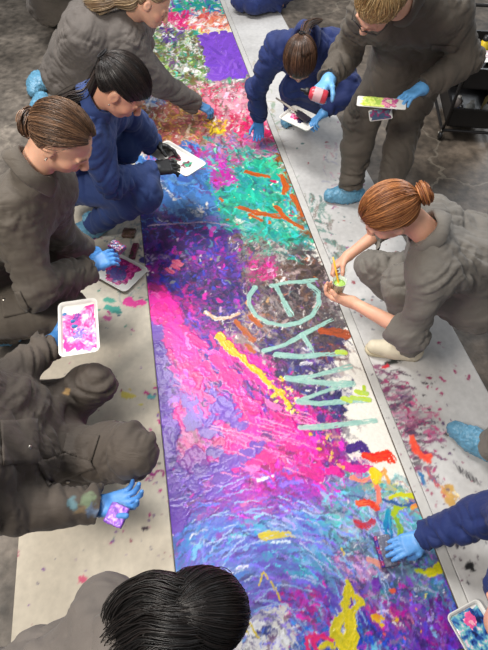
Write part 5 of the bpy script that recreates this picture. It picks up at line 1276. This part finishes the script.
# glasses of the standing person
L = PE['standing'].L; H = PE['standing'].H
def ring(cx, cz, rx, rz): 
    a_ = np.linspace(0, 2 * np.pi, 25); return np.array([L(cx + rx * math.cos(t), .112 - .012 * abs(cx + rx * math.cos(t)) / .05, cz + rz * math.sin(t)) for t in a_])
G_ = [ring(.033, -.004, .025, .019), ring(-.033, -.004, .025, .019)]
g1 = tubes(np.array(G_), np.full((2, 25), .0018), 6)
arms = np.array([[L(q * .058, .104, .002), L(q * .074, .06, .004), L(q * .079, .0, .006)] for q in (-1, 1)]); g2 = tubes(arms, np.full((2, 3), .0018), 6)
br_ = tubes(np.array([[L(-.010, .112, .002), L(0, .116, .006), L(.010, .112, .002)]]), np.full((1, 3), .0018), 6)
V, F = merge([g1, g2, br_]); mesh_obj('glasses', V, F, BLACKP, PE['standing'].o)
# earrings
for key, pts in (('bun', [(.084, .004, -.042), (.086, .004, -.03)]), ('black', [(.084, .004, -.042)])):
    for q in pts:
        c = PE[key].L(*q); f = Field(c - .01, c + .01, .0016); f.ell(c, np.eye(3), [.0045] * 3, .002); V, Q = f.mesh(); mesh_obj('earring', V, Q, METAL, PE[key].o)
# hair elastic on the far wrist of the auburn person is a thin band
# pockets, flaps and snaps of the coverall seen from above
def patch(key, corners, name='pocket_flap', bulge=.012, cloth=None, nx=14, ny=10, th=.005):
    c = [np.asarray(q, float) for q in corners]; uu, vv = np.meshgrid(np.linspace(0, 1, nx), np.linspace(0, 1, ny))
    S = (c[0] * ((1 - uu) * (1 - vv))[..., None] + c[1] * (uu * (1 - vv))[..., None] + c[2] * (uu * vv)[..., None] + c[3] * ((1 - uu) * vv)[..., None])
    n = nrm(np.cross(c[1] - c[0], c[3] - c[0])); n = n if n[2] > 0 else -n
    ob = PE[key].cv; me = ob.data; B = Vector(ob['_b'])
    dirv = Vector(nrm(np.array([0, 0, CAM_H]) - sum(c) / 4)); out = []
    for p in S.reshape(-1, 3):
        # lay the flap onto the cloth beneath
        hit, loc, nn, _ = ob.ray_cast(Vector(p) - B + dirv * .35, -dirv)
        out.append(np.array(loc + nn * .006 + B) if hit else p)
    S = np.array(out); N_ = np.tile(np.array(dirv), (len(S), 1)); bot = S - N_ * th
    ids = np.arange(nx * ny).reshape(ny, nx); F = []
    for j in range(ny - 1):
        for i in range(nx - 1):
            F.append((ids[j, i], ids[j, i + 1], ids[j + 1, i + 1], ids[j + 1, i])); F.append(tuple(x + nx * ny for x in (ids[j, i], ids[j + 1, i], ids[j + 1, i + 1], ids[j, i + 1])))
    bd = list(ids[0]) + list(ids[1:, -1]) + list(ids[-1, -2::-1]) + list(ids[-2:0:-1, 0])
    for k in range(len(bd)): a_, b_ = bd[k], bd[(k + 1) % len(bd)]; F.append((a_, a_ + nx * ny, b_ + nx * ny, b_))
    mesh_obj(name, np.concatenate([S, bot]), F, cloth, ob)
    return S
bpy.context.view_layer.update()
def snap(key, u, v, z):
    ob = PE[key].cv; B = Vector(ob['_b']); p = Vector(P(u, v, z)); dirv = (Vector((0, 0, CAM_H)) - p).normalized()
    hit, loc, nn, _ = ob.ray_cast(p - B + dirv * .5, -dirv)
    if hit:
        c = np.array(loc + B); V, F = lathe(c + np.array(nn) * .003, np.array(nn), [(.006, 0), (.0075, .002), (.005, .0045), (.001, .005)], 14); mesh_obj('snap_button', V, F, METAL, ob)
patch('lap', [P(66, 434, .5), P(100, 436, .5), P(92, 462, .5), P(62, 452, .5)], 'pocket_flap', cloth=BROWN)
patch('lap', [P(38, 462, .5), P(80, 448, .5), P(96, 468, .5), P(48, 486, .5)], 'pocket_flap', cloth=BROWN)
patch('lap', [P(2, 424, .6), P(36, 420, .6), P(38, 462, .6), P(4, 462, .6)], 'pocket', cloth=BROWN)
snap('lap', 68, 481, .5); snap('lap', 29, 447, .6)
patch('bun', [P(0, 296, .6), P(20, 292, .6), P(30, 312, .5), P(4, 318, .5)], 'pocket_flap', cloth=OLIVE)
snap('bun', 4, 300, .6)
patch('standing', [P(432, 44, 1.1), P(458, 46, 1.1), P(455, 52, 1.1), P(430, 50, 1.1)], 'pocket_flap', cloth=OLIVE)

# cart
def cart():
    o0 = P(439, 141, 0); o0[2] = 0; e = nrm([1, -.12, 0]); f = nrm([.12, 1, 0]); up = A3(0, 0, 1); W, D = .40, .62
    Q = lambda x, y, z: o0 + e * x + f * y + up * z
    root = empty('utility_cart', Q(W / 2, D / 2, 0)); tag(root, 'black tiered utility cart on casters behind the standing person', 'cart')
    def boxy(x0, x1, y0, y1, z0, z1, t=.008):
        parts = []
        def bx(a, b): 
            V = [Q(x, y, z) for z in (a[2], b[2]) for x, y in ((a[0], a[1]), (b[0], a[1]), (b[0], b[1]), (a[0], b[1]))]
            parts.append((V, [(3, 2, 1, 0), (4, 5, 6, 7), (0, 1, 5, 4), (1, 2, 6, 5), (2, 3, 7, 6), (3, 0, 4, 7)]))
        bx((x0, y0, z0), (x1, y1, z0 + t)); bx((x0, y0, z0), (x1, y0 + t, z1)); bx((x0, y1 - t, z0), (x1, y1, z1)); bx((x0, y0, z0), (x0 + t, y1, z1)); bx((x1 - t, y0, z0), (x1, y1, z1))
        bx((x0 - .012, y0 - .012, z1), (x1 + .012, y0 + .008, z1 + .01)); bx((x0 - .012, y1 - .008, z1), (x1 + .012, y1 + .012, z1 + .01)); bx((x0 - .012, y0, z1), (x0 + .008, y1, z1 + .01)); bx((x1 - .008, y0, z1), (x1 + .012, y1, z1 + .01))
        return merge(parts)
    for z0, z1 in ((.12, .26), (.42, .56)):
        V, F = boxy(.02, W, .02, D, z0, z1); mesh_obj('shelf_tub', V, F, BLACKP, root, smooth=False)
    for x in (0.0, W + .02):
        pth = np.array([Q(x, .05, .62), Q(x, .0, .45), Q(x, -.01, .16), Q(x, .02, .095), Q(x, .08, .08), Q(x, D - .06, .08), Q(x, D, .11), Q(x, D + .02, .45), Q(x, D, .64)]); V, F = tubes(pth[None], np.full((1, 9), .012), 10)
        mesh_obj('frame_tube', V, F, FRAME, root)
    V, F = tubes(np.array([[Q(0, .02, .085), Q(W + .02, .02, .085)]]), np.full((1, 2), .012), 10); mesh_obj('cross_bar', V, F, FRAME, root)
    V, F = tubes(np.array([[Q(0, D, .64), Q(.03, D + .06, .72), Q(W - .01, D + .06, .72), Q(W + .02, D, .64)]]), np.full((1, 4), .012), 10); mesh_obj('push_handle', V, F, FRAME, root)
    for x in (0.0, W + .02):
        for y in (.03, D - .03):
            V, F = rod(Q(x, y, .085), Q(x, y, .058), .010); V2, F2 = merge([rod(Q(x - .016, y, .06), Q(x - .016, y, .03), .006), rod(Q(x + .016, y, .06), Q(x + .016, y, .03), .006)])
            V, F = merge([(V, F), (V2, F2)]); cs = mesh_obj('caster', V, F, METAL, root)
            V, F = lathe(Q(x - .012, y, .031), e, [(.010, 0), (.027, .001), (.031, .005), (.031, .019), (.027, .023), (.010, .024)], 24); mesh_obj('wheel', V, F, BLACKP, cs)
    def bottle(x, y, z, r, h, colr, label, capc=(30, 30, 32)):
        V, F = lathe(Q(x, y, z), up, [(r * .9, 0), (r, .004), (r, h * .7), (r * .5, h * .85), (r * .45, h * .88)], 20)
        b_ = mesh_obj('paint_bottle', V, F, mat_plain('bottle_%d_%d_%d' % colr, colr, rough=.3)); tag(b_, label, 'bottle', 'paint bottles in the cart')
        V, F = lathe(Q(x, y, z + h * .87), up, [(r * .5, 0), (r * .52, h * .02), (r * .45, h * .13), (r * .1, h * .14)], 16); mesh_obj('cap', V, F, mat_plain('cap_%d_%d_%d' % capc, capc, rough=.4), b_)
    T1, T2 = .129, .429
    bottle(.10, .10, T1, .035, .12, (44, 50, 90), 'dark blue paint bottle at the front of the lower cart shelf')
    bottle(.19, .16, T1, .032, .13, (150, 150, 146), 'grey paint bottle in the lower cart shelf', (200, 196, 190))
    bottle(.11, .24, T1, .035, .12, (110, 100, 96), 'brownish paint bottle behind the dark blue bottle in the cart', (150, 146, 140))
    bottle(.30, .12, T1, .028, .16, (214, 212, 204), 'white paint bottle in the lower cart shelf', (60, 60, 66))
    bottle(.34, .26, T1, .030, .15, (200, 180, 120), 'cream paint bottle in the lower cart shelf')
    bottle(.17, .34, T2, .045, .22, (226, 196, 40), 'yellow paint bottle standing in the upper cart shelf')
    bottle(.30, .40, T2, .040, .16, (40, 40, 44), 'black paint bottle standing in the upper cart shelf')
    mg = Canvas(0, .24, 0, .17, .004, (226, 222, 220)); rg = np.random.default_rng(4)
    for k in range(26):
        x, y = rg.random(2) * [.20, .16]; mg.stroke([(x, y), (x + .03, y)], .010, [(60, 60, 90), (150, 90, 100), (90, 120, 120), (190, 120, 130)][k % 4], None, .2, 0.0002, px=False)
    uu = mg.c * np.arange(mg.nu); vv = mg.c * np.arange(mg.nv); U, Wv = np.meshgrid(uu, vv)
    V = o0 + e * (.10 + U[..., None]) + f * (.08 + Wv[..., None]) + up * (.578 + .012 * np.sin(U * 16) + 0 * Wv)[..., None] ; V = V.reshape(-1, 3); n_ = len(V)
    ids = np.arange(n_).reshape(U.shape); Qd = np.stack([ids[:-1, :-1], ids[:-1, 1:], ids[1:, 1:], ids[1:, :-1]], -1).reshape(-1, 4)
    V = np.concatenate([V, V - up * .004]); Qd = np.concatenate([Qd, Qd[:, ::-1] + n_]); C_ = np.concatenate([mg.col.reshape(-1, 3)] * 2)
    tag(mesh_obj('printed_magazine', V, Qd, SHEET, col=C_), 'open printed magazine lying across the top of the black cart', 'magazine')
cart()
cam = bpy.data.cameras.new('camera'); co = bpy.data.objects.new('camera', cam); COL.objects.link(co)
cam.sensor_fit = 'VERTICAL'; cam.sensor_height = 24; cam.sensor_width = 18; cam.lens = 24 * FPX / 650
co.location = (0, 0, CAM_H); co.rotation_euler = (math.pi / 2 - PITCH, 0, 0); cam.clip_start = .02
SC.camera = co
SC.view_settings.view_transform = 'Standard'; SC.view_settings.look = 'None'; SC.view_settings.gamma = 1; SC.view_settings.use_curve_mapping = False
SC.view_settings.exposure = 0.7
w = bpy.data.worlds.new('World'); SC.world = w; w.use_nodes = True; w.node_tree.nodes['Background'].inputs[0].default_value = (.92, .95, 1, 1); w.node_tree.nodes['Background'].inputs[1].default_value = .24
def area(name, loc, tgt, size, power, colr=(1, 1, 1), sy=None):
    l = bpy.data.lights.new(name, 'AREA'); l.energy = power; l.size = size; l.color = colr
    if sy: l.shape = 'RECTANGLE'; l.size_y = sy
    o = bpy.data.objects.new(name, l); COL.objects.link(o); o.location = loc
    o.rotation_euler = (Vector(tgt) - Vector(loc)).to_track_quat('-Z', 'Y').to_euler(); return o
area('ceiling_light', (-1.4, 3.4, 4.8), (-.2, 2.8, 0), 1.3, 175, (1, .985, .96), 2.6)
area('ceiling_light', (-1.9, -.4, 3.9), (-.2, 1.0, 0), .9, 92, (1, .93, .84))
area('cool_side_light', (5.0, 7.5, 4.2), (0, 2.5, 0), 2.2, 130, (.9, .95, 1))  # cool area lamp high at the far right; no window is modelled there
